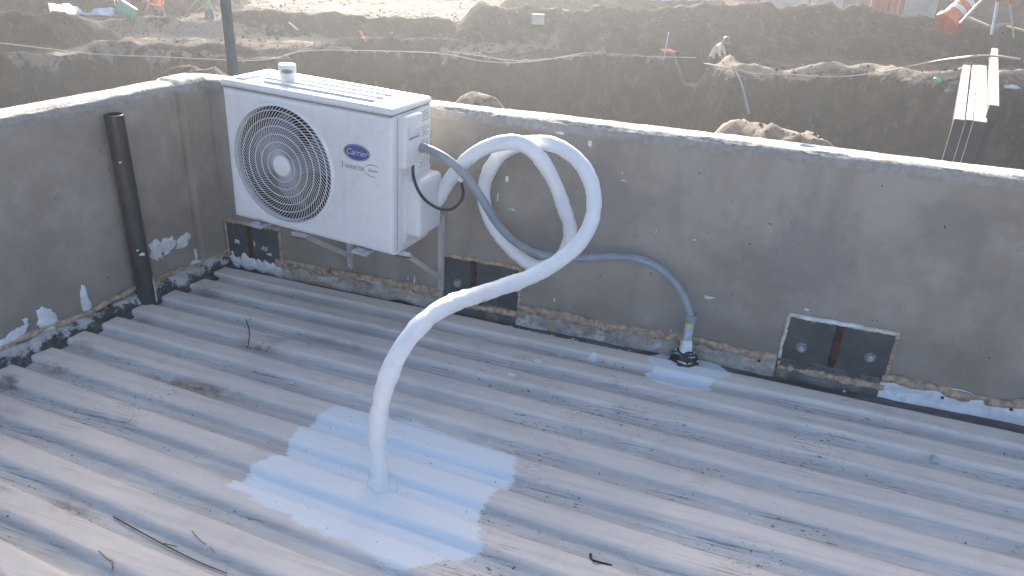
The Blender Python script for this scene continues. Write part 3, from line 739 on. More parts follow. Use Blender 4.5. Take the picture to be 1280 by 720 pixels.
# resample
L = [0]
for i in range(1, len(PS)): L.append(L[-1]+(PS[i]-PS[i-1]).length)
tot = L[-1]; NP = int(tot/.006); P2 = []
j = 0
for i in range(NP+1):
    s = tot*i/NP
    while j < len(L)-2 and L[j+1] < s: j += 1
    u = (s-L[j])/max(1e-9, L[j+1]-L[j]); P2.append(PS[j].lerp(PS[j+1], u))
for _ in range(6): P2 = [P2[0]]+[(P2[i-1]+2*P2[i]+P2[i+1])/4 for i in range(1, len(P2)-1)]+[P2[-1]]
print('pipe len', tot, 'highest', max(p.z for p in P2), [tuple(round(c, 2) for c in p) for p in PP[26:]])
R_ = []
for i in range(len(P2)):
    s = i*.006; ph = (s % .16)/.16
    r = .0262+.0016*(1-ph)*(1 if ph < .9 else 0)+.0030*mnoise.noise(Vector((s*7, 3, 0)))+.0022*mnoise.noise(Vector((s*22, 8, 0)))
    if s < .05: r *= .85
    e_ = tot-s
    if e_ < .05: r += .008*(1-e_/.05)**2
    R_.append(r)
pipe = empty('insulated_pipe', P2[-1], label='thick white wrapped refrigerant pipe looping from the air conditioner down into the roof', cat='pipe')
mb = MB(); mb.tube(P2, R_, 22, rf=lambda i, a_: 1+.035*((i*.006/.06+a_/(2*PI)) % 1)+.07*mnoise.noise(Vector((i*.08, math.cos(a_)*1.3, math.sin(a_)*1.3)))+.035*mnoise.noise(Vector((i*.35, math.cos(a_)*2.5, math.sin(a_)*2.5))))
o = mb.build('insulation', M['wrap'], pipe, smooth=60, origin=P2[-1]); o.location = (0, 0, 0)
# loose edges of the wrapping tape
for i in range(20, len(P2)-25, 27):
    mb = MB()
    pts = P2[i:i+3]; rr_ = R_[i]*1.05
    mb.tube(P2[i:i+9], [rr_*(.985+.03*k/8) for k in range(9)], 20, cap=False, rf=lambda k, a_: 1+.04*mnoise.noise(Vector((math.cos(a_)*2+i, math.sin(a_)*2, k*.3))))
    o = mb.build('tape_wrap', M['wrap'], pipe, smooth=60, origin=P2[-1]); o.location = (0, 0, 0)
# painted collar where it enters the roof
mb = MB(); b0 = P2[-1]
mb.lathe([(.060, -.050), (.048, -.032), (.037, -.022), (.031, -.010), (.028, .004), (.024, .010)], 28, Matrix.Translation((b0.x, b0.y, b0.z+.012)), cap=False)
V = [Vector(v) for v in mb.v]; mb.v = [tuple(v+Vector((mnoise.noise(v*28), mnoise.noise(v*28+Vector((5, 0, 0))), 0))*.011) for v in V]
o = mb.build('painted_collar', M['wrap'], pipe, smooth=60, origin=b0); o.location = (0, 0, 0)

# ------------------------------------------------------------------ grey conduit
con_px = [(528, 184, None), (541, 189, -.33), (560, 200, -.34), (581, 219, -.335), (602, 248, -.31), (622, 280, -.27), (645, 303, -.22), (672, 317, -.16), (700, 322, -.11), (735, 322, -.075), (775, 321, -.062), (808, 327, -.06), (835, 344, -.065), (853, 368, -.075), (861, 388, -.085), (863, 402, -.088), (863, 430, -.090)]
sidep = ACM @ acside(527, 184.5, AW+.030)
CP = [sidep]+[at_y(px, py, y) for px, py, y in con_px[1:]]
con = empty('cable_conduit', CP[-1], label='grey flexible conduit from the air conditioner side along the wall down to the roof', cat='conduit')
def ch(mb, name, mat, par, org, smooth=50, **k):
    o = mb.build(name, mat, par, smooth=smooth, origin=org, **k); o.location = (0, 0, 0) if par in (con, cab_root) else o.location; return o
cab_root = None
CS = spline(CP, 12)
mb = MB(); mb.tube(CS[:-10], .0165, 16); ch(mb, 'tubing', M['conduit'], con, CP[-1])
# illegible print on the conduit
mb = MB(); rr = random.Random(9)
for i in range(118, 152):
    if rr.random() < .35: continue
    p = CS[i]; tdir = (CS[i+1]-CS[i]).normalized(); toc = (Vector(CAM)-p).normalized(); side = tdir.cross(toc).normalized(); up_ = side.cross(tdir)
    c = p+(up_*.92*math.copysign(1, up_.dot(toc))+side*math.copysign(.38, side.z))*.0168; l2 = .0025+.003*rr.random(); h2 = .0022
    mb.add([c-tdir*l2-side*h2, c+tdir*l2-side*h2, c+tdir*l2+side*h2, c-tdir*l2+side*h2], [(0, 1, 2, 3)])
ch(mb, 'printed_marks', M['print'], con, CP[-1], None, kind='stuff')
d0 = (CS[3]-CS[0]).normalized(); T = Matrix.Translation(CS[0]-d0*.012) @ d0.to_track_quat('Z', 'X').to_matrix().to_4x4()
mb = MB(); mb.lathe([(0, -.01), (.021, -.01), (.022, 0), (.022, .008), (.017, .010), (.017, .016), (0, .016)], 10, T, cap=False); ch(mb, 'gland_nut', M['brass'], con, CP[-1], 30)
mb = MB(); mb.lathe([(0, .012), (.019, .012), (.0195, .02), (.0155, .030), (0, .030)], 20, T, cap=False); ch(mb, 'gland_ring', M['conduit'], con, CP[-1], 30)
zc = at_y(863, 399, -.088); bz = -.052
T = Matrix.Translation((zc.x, zc.y, 0))
mb = MB(); z1 = zc.z; mb.lathe([(0, z1+.018), (.019, z1+.020), (.025, z1+.013), (.026, z1+.002), (.025, z1-.006), (.0165, z1-.008), (0, z1-.008)], 24, T, cap=False); ch(mb, 'coupling_nut', M['conduit'], con, CP[-1], 30)
z2 = at_y(863, 426, -.09).z
mb = MB(); pr = [(0, z1-.006), (.0185, z1-.006)]
zz = z1-.008
while zz > bz-.01 and zz > z2-.01: pr += [(.0195, zz), (.0178, zz-.0025)]; zz -= .005
mb.lathe(pr+[(0, zz)], 20, T, cap=False); ch(mb, 'threaded_nipple', M['zinc'], con, CP[-1], 30)
mb = MB(); mb.box((-.013, -.0215, z1-.026), (.007, -.014, z1-.010), .002, 1, T); ch(mb, 'sticker', M['yellow'], con, CP[-1], 30)
def blobby(prof_, seed, amp, T, n=30):
    mb = MB(); mb.lathe(prof_, n, T, cap=False)
    mb.v = [tuple(Vector(v)+Vector((mnoise.noise(Vector(v)*35+Vector((seed, 0, 0))), mnoise.noise(Vector(v)*35+Vector((0, seed, 0))), .6*mnoise.noise(Vector(v)*35+Vector((0, 0, seed)))))*amp) for v in mb.v]; return mb
mb = blobby([(.020, z2+.006), (.022, z2-.006), (.025, -.004), (.030, -.014), (.030, -.03)], 3, .008, T)
ch(mb, 'painted_collar', M['paint'], con, CP[-1], 60)
mb = blobby([(.024, -.004), (.033, -.013), (.042, -.024), (.052, -.038), (.060, -.054), (.062, -.085)], 13, .016, T, 40)
ch(mb, 'black_sealant', M['goo2'], con, CP[-1], 60)
# thin black cable
cab_px = [(516, 207, 0), (517, 222, 0), (524, 240, 0), (535, 253, 0), (550, 261, 0), (565, 261, 0), (576, 251, 0), (579, 238, 0), (577, 228, 0)]
cy0 = (ACM @ Vector((AW+.02, .10, .3))).y
CB = [(ACM @ acside(px, py, AW+o_)) for px, py, o_ in [(516, 206, .020), (517, 222, .045), (524, 240, .075), (535, 253, .090)]]+[at_y(px, py, y) for px, py, y in [(550, 261, -.37), (565, 261, -.35), (576, 251, -.33), (579, 240, -.32), (577, 229, -.30)]]
cab_root = empty('electric_cable', CB[0], label='thin black cable drooping from the terminal cover to the white pipe', cat='cable')
mb = MB(); mb.tube(spline(CB, 8), .0060, 10); ch(mb, 'sheath', M['cable'], cab_root, CB[0])
mb = MB(); e_ = CB[-1]; mb.tube([e_+Vector((0, 0, .004)), e_+Vector((-.004, 0, .012)), e_+Vector((-.004, 0, .03)), e_+Vector((-.010, .01, .045))], [.003, .008, .007, .002], 8, rf=lambda i, a_: 1+.4*math.sin(a_*3+i)); ch(mb, 'tape_end', M['wrap'], cab_root, CB[0])

# ------------------------------------------------------------------ black drain pipe on the left wall
tp = on_left(142, 143, .045); bt_ = on_left(184, 372, .042); bt_.z = max(-.06, bt_.z)
dr = empty('drain_pipe', bt_, label='black plastic pipe standing open ended against the left parapet wall', cat='pipe')
R0 = .037; ax = (tp-bt_); Lp = ax.length; T = ax.to_track_quat('Z', 'X').to_matrix().to_4x4()
mb = MB(); mb.lathe([(R0, -.03), (R0, Lp), (R0-.004, Lp+.0015), (R0-.0045, Lp-.002), (R0-.0045, -.02)], 36, T, cap=False); mb.build('tube', M['blackpipe'], dr, smooth=40)
mb = MB(); V = []; F = []; n2, nh = 22, 12
for i in range(nh):
    for k in range(n2):
        a_ = -2.3+2.6*k/(n2-1); top = .105+.03*mnoise.noise(Vector((k*.45, 2, 0)))+.02*math.sin(k*.9)
        V.append(T.to_3x3() @ Vector(((R0+.003+.002*mnoise.noise(Vector((k*.5, i*.5, 0))))*math.cos(a_), (R0+.003)*math.sin(a_), top*i/(nh-1)-.02)))
for i in range(nh-1):
    for k in range(n2-1): F.append((i*n2+k, i*n2+k+1, (i+1)*n2+k+1, (i+1)*n2+k))
mb.add(V, F); mb.build('paint_smear', M['paint'], dr, smooth=60)
mb = MB(); c_ = T.to_3x3() @ Vector((R0+.001, -.012, Lp*.42)); 
for px, py, r in [(178, 318, .006), (172, 313, .004), (150, 203, .004)]:
    q = on_left(px, py, .082); d_ = (q-Vector(CAM)).normalized(); splat(q-d_*.006-bt_, -d_, r, int(px), M['enamel_grey'], dr, name='paint_spot', sx=1.5, th=.001)

# ------------------------------------------------------------------ debris on the roof
def roof_z(x, y):
    s = (.0445-.0101*x-y)/(.1517+.0079*x); fr_ = s-round(s); p_ = min(1, max(0, (.345-abs(fr_))/.11)); p_ = p_*p_*(3-2*p_); return -.077+.023*p_
def on_roof(px, py, dz=0.0):
    q = at_z(px, py, -.07)
    for _ in range(4): q = at_z(px, py, roof_z(q.x, q.y))
    q.z += dz; return q
def twig(pxs, r, mat, lab, cat, name='twig', lift=.004, branches=()):
    P = [on_roof(a_, b_, lift) for a_, b_ in pxs]
    base = P[0]; sp = spline(P, 8); mb = MB(); mb.tube([p-base for p in sp], [r*(1-.4*i/len(sp)) for i in range(len(sp))], 6)
    for br2 in branches:
        Q = [on_roof(a_, b_, lift+.004)-base for a_, b_ in br2]; mb.tube(spline(Q, 6), r*.6, 5)
    o = mb.build(name, mat, None, smooth=50); o.location = base; return tag(o, lab, cat)
twig([(142, 647), (170, 663), (205, 682), (245, 702), (284, 718)], .0022, M['twig'], 'long thin dark twig lying across the ribs at the lower left of the roof', 'twig', branches=([(205, 682), (222, 686)],))
twig([(240, 665), (252, 678), (262, 684)], .0016, M['straw'], 'short bent dry stem right of the long dark twig', 'twig', branches=([(262, 684), (268, 694)],))
twig([(124, 690), (134, 700), (141, 704), (140, 716)], .0018, M['straw'], 'small forked dry stem at the bottom left of the roof', 'twig', branches=([(134, 700), (143, 712)],))
twig([(308, 402), (312, 418), (311, 432), (309, 438)], .0022, M['twig'], 'crooked dark twig on a rib below the left bracket', 'twig', lift=.012, branches=([(312, 404), (318, 400)],))
twig([(738, 694), (739, 700), (744, 703), (764, 708)], .0042, M['black_steel'], 'small black bent rod lying in a roof trough at the bottom', 'rod', name='bent_rod', lift=.005)
twig([(783, 694), (790, 704), (799, 716)], .0016, M['stone'], 'short pale stem right of the black bent rod', 'twig')
def lump(px, py, r, mat, lab, cat, name, seed, flat=.8):
    b = bmesh.new(); bmesh.ops.create_icosphere(b, subdivisions=2, radius=r)
    for v in b.verts: v.co *= 1+.45*mnoise.noise(v.co/r*1.3+Vector((seed, 0, 0)))
    for v in b.verts: v.co.z *= flat
    b.verts.index_update(); mb = MB(); mb.bm(b); o = mb.build(name, mat, None, smooth=25); o.location = on_roof(px, py, r*flat*.6); return tag(o, lab, cat)
lump(1167, 577, .014, M['stone'], 'small pale lump of mortar in a trough at the right of the roof', 'mortar lump', 'mortar_lump', 3, 1.1)
lump(741, 452, .008, M['paint'], 'small white flake standing on a rib left of the conduit foot', 'flake', 'paint_flake', 5, 1.3)
lump(739, 442, .007, M['paint'], 'white chip just above the flake left of the conduit foot', 'flake', 'paint_flake', 15, .8)
lump(970, 458, .013, M['foam_pale'], 'round white dab of sealant at the left foot of the bolted steel plate', 'sealant', 'sealant_dab', 8, .9)
lump(1055, 455, .006, M['paint'], 'tiny white crumb under the bolted steel plate', 'flake', 'paint_flake', 18, .6).location = on_roof(1055, 490, .004)
# grit and flakes scattered over the sheets
def scatter(name, n, mat, rmin, rmax, sampler, seed, flat=.6, label=None):
    rr = random.Random(seed); mb = MB()
    base = [(1, 0, 0), (-.5, .87, 0), (-.5, -.87, 0), (0, 0, .9), (.2, .1, -.4)]
    for _ in range(n):
        q = sampler(rr); r = rr.uniform(rmin, rmax)*(1 if rr.random() < .9 else 1.7); a_ = rr.random()*6.28; ca, sa = math.cos(a_), math.sin(a_); e_ = rr.uniform(.5, 1)
        V = [(q[0]+r*(x_*ca-y_*sa*e_), q[1]+r*(x_*sa+y_*ca*e_), q[2]+r*z_*flat) for x_, y_, z_ in base]
        mb.add(V, [(0, 1, 3), (1, 2, 3), (2, 0, 3), (1, 0, 4), (2, 1, 4), (0, 2, 4)])
    return mb.build(name, mat, None, kind='stuff', label=label)
def samp_trough(rr):
    while True:
        n_ = rr.randint(1, 16); s = n_+.5+rr.gauss(0, .10); x = rr.uniform(.1, 4.6)
        if vnoise(np.array(x*2.2), np.array(float(n_)*1.7), 77) < .45: continue
        y = .0445-.1517*s-.0101*x-.0079*s*x; return (x, y, roof_z(x, y)+.001)
scatter('grit', 900, M['twig'], .0012, .0034, samp_trough, 4, label='dark grit lying in the roof troughs')
def samp_flake(rr):
    x = rr.uniform(1.5, 2.35); y = -.055-abs(rr.gauss(0, .05))
    if rr.random() < .25: y = -rr.uniform(.1, .5)
    return (x, y, roof_z(x, y)+.002)
scatter('white_flakes', 110, M['paint'], .003, .008, samp_flake, 6, .25, label='white paint flakes scattered near the foot of the back wall')
# screw heads / small dark holes in the fillet on the right
for px, py in [(949, 451), (1178, 497), (1264, 512)]:
    q = at_y(px, py, -.022); T = Matrix.Translation(q) @ Matrix.Rotation(PI/2, 4, 'X'); mb = MB(); mb.lathe([(0, .004), (.005, .004), (.006, 0), (0, 0)], 12, T, cap=False); mb.build('screw_head', M['twig'], wb)

# ------------------------------------------------------------------ terrain beyond the wall
CX, CY = CAM[0], CAM[1]
def gbase(x, y):
    r = np.hypot(x-CX, y-CY); r2 = np.minimum(r, 75)
    return -2.6+.045*(r2-12)+.07*np.clip(x-3, 0, 12)
def at_ground(px, py, f=gbase):
    d = ray(px, py); k = np.linspace(4, 120, 4000)/math.hypot(d[0], d[1])
    P = CAM[None]+d[None]*k[:, None]; dz = P[:, 2]-f(P[:, 0], P[:, 1]); i = int(np.argmax(dz < 0))
    if dz[i] >= 0: i = len(k)-1
    return Vector(P[i])
def axis(a, b, fine, lo, hi, n):
    core = np.arange(a, b, fine); g = np.geomspace(.6, 1, 2)
    L_ = a-np.geomspace(fine, a-lo, n)[::-1]; R2 = b+np.geomspace(fine, hi-b, n); return np.concatenate([L_, core, R2])
gx = axis(-24, 17, .125, -260, 260, 30); gy = axis(7, 40, .125, -260, 300, 30)
GX, GY = np.meshgrid(gx, gy, indexing='ij')
GZ = gbase(GX, GY)+.10*fbm(GX*.35, GY*.35, 4, 3)
sand = np.full(GX.shape, .02)+.15*fbm(GX*.15, GY*.15, 3, 12)
def seg_field(pts, vals):
    d = np.full(GX.shape, 1e9); V_ = np.zeros(GX.shape+(len(vals[0]),)); side = np.zeros(GX.shape)
    for i in range(len(pts)-1):
        ax_, ay_ = pts[i]; bx_, by_ = pts[i+1]; ex, ey = bx_-ax_, by_-ay_
        h = np.clip(((GX-ax_)*ex+(GY-ay_)*ey)/(ex*ex+ey*ey), 0, 1); dd = np.hypot(GX-ax_-h*ex, GY-ay_-h*ey); mk = dd < d
        d = np.where(mk, dd, d); side = np.where(mk, np.sign((GX-ax_)*ey-(GY-ay_)*ex), side)
        for k in range(len(vals[0])):
            v = vals[i][k]*(1-h)+vals[i+1][k]*h; V_[..., k] = np.where(mk, v, V_[..., k])
    return d, V_, side
wx = .35*fbm(GX*.8, GY*.8, 4, 31); wig = .5*fbm(GX*.5, GY*.5, 4, 40)
def ridge(L, sandy=.2, sharp=1.0, tip=.5):
    """spoil ridges: list of (px, crest y, base y)"""
    global GZ, sand
    pts = []; vals = []
    for px, yc, yb in L:
        B = at_ground(px, yb); away = np.array([B.x-CX, B.y-CY]); r = np.linalg.norm(away); away /= r
        d = ray(px, yc); sl = d[2]/math.hypot(d[0], d[1])
        wd = .8
        for _ in range(6):
            rc = r+wd; hh = (CAM[2]+sl*rc)-float(gbase(CX+away[0]*rc, CY+away[1]*rc)); wd = max(.35, hh*1.05)
        pts.append((CX+away[0]*rc, CY+away[1]*rc)); vals.append((max(hh, .05), wd))
    d, V_, _ = seg_field(pts, vals)
    u = np.clip(1-(d+wx*.5*V_[..., 1])/(V_[..., 1]*1.15), 0, 1)
    h = V_[..., 0]*(u**sharp)*(1+.22*fbm(GX*1.6, GY*1.6, 4, 55))*1.05
    g = gbase(GX, GY)
    new = g+h
    m_ = new > GZ; GZ = np.where(m_, new, GZ); sand = np.where((u > .05), np.maximum(sand*.6, sandy*np.clip(u*1.2, 0, 1)), sand)
# far spoil heaps, the last ones added for their shade
ridge([(-60, 12, 60), (60, 16, 60), (120, 24, 52)], .1)
ridge([(110, 28, 40), (165, 22, 42), (200, 19, 40), (240, 25, 44), (290, 24, 46)], .1)
ridge([(285, 18, 42), (330, 12, 44), (400, 17, 46), (470, 22, 50), (560, 20, 56)], .1)
ridge([(120, 52, 68), (200, 54, 69), (300, 56, 72), (380, 58, 68), (430, 52, 66)], .15)
ridge([(600, 6, 60), (700, 8, 64), (850, 8, 66), (1000, 9, 70), (1140, 22, 74), (1300, 40, 84)], .05, .8)
ridge([(640, -6, 20), (760, -3, 20), (900, 0, 22)], .05)
ridge([(985, 30, 66), (1045, 30, 66)], .15)
ridge([(420, 48, 64), (540, 46, 64), (640, 56, 66), (700, 58, 68)], .2)
ridge([(-40, 52, 66), (50, 54, 66)], .2)
ridge([(-80, -46, 21), (60, -44, 20), (180, -40, 17), (250, -30, 14), (300, -10, 8)], .05)  # this and the next two: tall heaps added to shade the far ground
ridge([(1040, -30, 16), (1150, -34, 26), (1250, -34, 36), (1400, -26, 46)], .05)
ridge([(700, -40, -4), (900, -40, -4), (1040, -36, 4)], .05)
# sunlit bands and crests painted into the soil colour as pale sand
def sandy(L, wd, val):
    global sand
    pts = []
    for px, py in L:
        q = at_ground(px, py); pts.append((q.x, q.y))
    d, _, _ = seg_field(pts, [(0,)]*len(pts)); sand = np.maximum(sand, val*np.exp(-(d/wd)**2))
sandy([(125, 40), (200, 44), (300, 47), (400, 52)], 1.1, .75)
sandy([(330, 2), (450, 8), (545, 12)], 5, .6)
sandy([(20, 70), (120, 66), (200, 70)], .7, .6)
sandy([(560, 66), (690, 64)], .6, .6)
# excavation: everything nearer than this edge lies deeper
edge_px = [(-900, 110), (-300, 78), (0, 68), (90, 70), (160, 66), (240, 72), (330, 76), (400, 66), (480, 68), (560, 66), (640, 80), (700, 76), (752, 68), (820, 74), (862, 76), (897, 92), (915, 101), (1000, 103), (1075, 97), (1130, 108), (1190, 112), (1290, 116), (1500, 130), (2400, 190)]
EP = [at_ground(px, py) for px, py in edge_px]
pts = [(q.x, q.y) for q in EP]
d, _, side = seg_field(pts, [(0,)]*len(pts))
sgn = np.where(side > 0, d, -d)     # positive on the near side
sgn = sgn+.22*wx+.10*fbm(GX*2.5, GY*2.5, 3, 71)
bank = np.clip(1-np.abs(sgn+.55)/.6, 0, 1)*(GX > -2)
GZ = GZ+bank*.35*(1+.6*fbm(GX*1.5, GY*1.5, 3, 81))*np.clip((GX+2)/3, 0, 1)
sand = np.maximum(sand, .95*np.clip(1-np.abs(sgn+.6)/.75, 0, 1)*np.clip((GX+1.5)/1.5, 0, 1)*np.clip((11-GX)/2, 0, 1))
sand = np.maximum(sand, .62*np.clip(1-np.abs(sgn+.15)/.35, 0, 1))  # sunlit lip of the edge, put into the colour
ramp = np.clip((sgn+.02)/.85, 0, 1); drop = 2.5*ramp**.75+.25*np.clip((sgn-.6)/2, 0, 1)
scratch = fbm(GX*4.5+GY*1.2, GY*.15, 3, 90)
drop = drop+ramp*(1-ramp)*4*.20*fbm(GX*1.3, GY*1.3, 4, 66)+ramp*(1-ramp)*4*.10*scratch
GZ = GZ-drop*np.where(GY > -30, 1, 0)
sand = np.where(ramp > .08, np.minimum(sand, .12+.42*np.clip(fbm(GX*5+GY, GY*.2, 3, 91), 0, 1)), sand)
# loose heaps at the bottom of the excavation
def heap(px, py_top, dist, hgt, wx_, wy_, s_v):
    global GZ, sand
    q = at_dist(px, py_top, dist); zt = q.z
    e = np.sqrt(((GX-q.x)/wx_)**2+((GY-q.y)/wy_)**2)+.25*fbm(GX*1.2, GY*1.2, 4, 101)
    h = np.clip(1-e, 0, 1); h = np.sin(h*PI/2); new = zt-hgt+hgt*h*(1+.15*fbm(GX*3, GY*3, 3, 111))
    mk = (h > 0) & (new > GZ); GZ = np.where(mk, new, GZ); sand = np.where(mk, s_v, sand)
heap(600, 119, 15.5, 1.0, 1.3, 1.0, .6)
for hx, hy, hr in [(925, 152, 15.0), (950, 152, 14.9), (975, 158, 14.7), (1000, 167, 14.5), (1022, 176, 14.3)]: heap(hx, hy, hr, 1.5, 1.3, 1.2, .7)
heap(420, 112, 17.5, 1.2, 3.0, 1.6, .2)
heap(250, 86, 19.0, 1.2, 2.4, 1.2, .4)
GZ += .07*fbm(GX*1.8, GY*1.8, 4, 121)+.05*fbm(GX*4.5, GY*4.5, 3, 122)
near = (GY < 8.5); GZ = np.where(near, -4.6+np.clip((GY-5)/3.5, 0, 1)*(GZ+4.6), GZ)
ground = grid_mesh('ground', np.stack([GX, GY, GZ], 2), len(gx), len(gy), M['soil'], attrs={'sand': sand})
tag(ground, kind='structure', label='dark dug-over earth of a building site beyond the wall')
def gz(x, y):
    i = min(max(int(np.searchsorted(gx, x))-1, 0), len(gx)-2); j = min(max(int(np.searchsorted(gy, y))-1, 0), len(gy)-2)
    fx = (x-gx[i])/(gx[i+1]-gx[i]); fy = (y-gy[j])/(gy[j+1]-gy[j])
    return float(GZ[i, j]*(1-fx)*(1-fy)+GZ[i+1, j]*fx*(1-fy)+GZ[i, j+1]*(1-fx)*fy+GZ[i+1, j+1]*fx*fy)
gzv = np.vectorize(gz)
def hit(px, py, r0=9, r1=60):       # first hit of a pixel's ray with the finished terrain
    d = ray(px, py); k = np.linspace(r0, r1, 900)/math.hypot(d[0], d[1]); P = CAM[None]+d[None]*k[:, None]
    dz = P[:, 2]-gzv(P[:, 0], P[:, 1]); i = int(np.argmax(dz < 0))
    if dz[i] >= 0: i = len(k)-1
    return Vector((P[i][0], P[i][1], gz(P[i][0], P[i][1])))

# stones and clods
def samp_clod(rr):
    while True:
        x = rr.uniform(-22, 15); y = rr.uniform(9, 34)
        if vnoise(np.array(x*.6), np.array(y*.6), 5) > .42: return (x, y, gz(x, y)+.01)
scatter('clods', 4200, M['soil'], .015, .06, samp_clod, 12, .9, label='loose clods lying over the dug earth')
M['palestone'] = simple('pale_stones', (.36, .33, .30), .9, 0, .25, 3)
scatter('pale_stones', 260, M['palestone'], .02, .045, samp_clod, 13, .8, label='pale stones lying over the dug earth')

# hoses lying along the edge of the excavation
def hose(pxs, r, mat, lab, dist=None, lift=.05):
    P = []
    for q in pxs:
        px, py = q[:2]
        P.append(at_dist(px, py, q[2]) if len(q) > 2 else hit(px, py)+Vector((0, 0, lift)))
    base = P[0]; mb = MB(); mb.tube([p-base for p in spline(P, 7)], r, 7); o = mb.build('hose', mat, None, smooth=60); o.location = base
    return tag(o, lab, 'hose', 'hoses strung along the excavation')
ed = lambda px: None
def edr(px):
    xs = [q[0] for q in edge_px]; i = max(0, min(len(xs)-2, int(np.searchsorted(xs, px))-1)); u = (px-xs[i])/(xs[i+1]-xs[i])
    q = EP[i].lerp(EP[i+1], u); return math.hypot(q.x-CX, q.y-CY)
hose([(px, py, edr(px)-.5) for px, py in [(-60, 50), (0, 54), (60, 61), (125, 68), (200, 71), (260, 74), (330, 75), (380, 64), (440, 63), (520, 65), (560, 68), (600, 76), (640, 78.5), (680, 75), (720, 68), (745, 66), (800, 70), (870, 72)]], .012, M['rope'], 'long pale hose sagging along the excavation edge from the left side to the middle')
hose([(px, py, edr(px)-.5) for px, py in [(880, 79), (910, 84), (945, 92), (985, 93), (1040, 96), (1090, 92), (1130, 84), (1170, 76)]]+[(1200, 72, 10.2), (1240, 70, 9.9), (1275, 74, 9.8)], .012, M['rope'], 'pale hose crossing the sandy bank and passing over the grey steel girders')
hose([(px, py, edr(px)-.45) for px, py in [(560, 64), (600, 70), (650, 76), (700, 72), (750, 67)]], .009, M['rope2'], 'thinner grey hose running beside the long pale hose at mid edge')
# ------------------------------------------------------------------ post behind the wall
q = at_dist(291, 84, 7.0)
po = empty('steel_post', (q.x, q.y, -4.6), label='plain grey steel post rising behind the wall left of the unit', cat='post')
mb = MB(); mb.box((-.032, -.032, 0), (.032, .032, 8.2), .006, 2); mb.build('shaft', M['post'], po)
mb = MB(); mb.box((-.12, -.12, 0), (.12, .12, .02), .003, 1); mb.build('base_plate', M['post'], po)
# ------------------------------------------------------------------ tall grey steel panels at the right
def slab(q0, q1, f0, lab, zt):
    a, b, c = at_z(*q0, zt), at_z(*q1, zt), at_z(*f0, zt); u = (b-a); wd = u.length; away = (c-a); Lg = away.length
    ang = math.atan2(away.y, away.x)-PI/2
    o = empty('steel_girder', (a.x, a.y, -4.6), (0, 0, ang), label=lab, cat='girder', group='deep steel girders behind the wall')
    h = zt+4.6
    mb = MB(); mb.box((.0, .0, 0), (wd, .10, h-.20), .004, 1); mb.build('column', M['beam_shaded'], o)
    mb = MB(); mb.box((.0, .0, h-.199), (wd, Lg, h-.006), .004, 1); mb.build('web', M['beam_shaded'], o)
    mb = MB(); mb.box((.001, -.003, h-.012), (wd-.001, Lg+.01, h), .002, 1); mb.build('top_flange', M['beam_sunlit'], o)
    mb = MB(); mb.box((-.006, -.010, 0), (.003, -.001, h-.016), .001, 1); mb.build('sunlit_edge', M['galv'], o)  # pale strip standing in for the sunlit sliver of the side
    return o
slab((1193, 148), (1205.8, 149.3), (1204.4, 80.8), 'leftmost of the deep grey steel girders behind the wall, narrow pale top', -.6)
slab((1207.6, 149), (1216, 150.5), (1216, 81), 'narrow second girder, touching the wide one on its right', -.6)
slab((1217.2, 150.5), (1234, 153), (1222, 81), 'widest grey girder in the middle of the pale topped row', -.602)
slab((1237, 130.5), (1249, 131.7), (1239.8, 60), 'rightmost girder, its pale top higher than the other three', -.42)

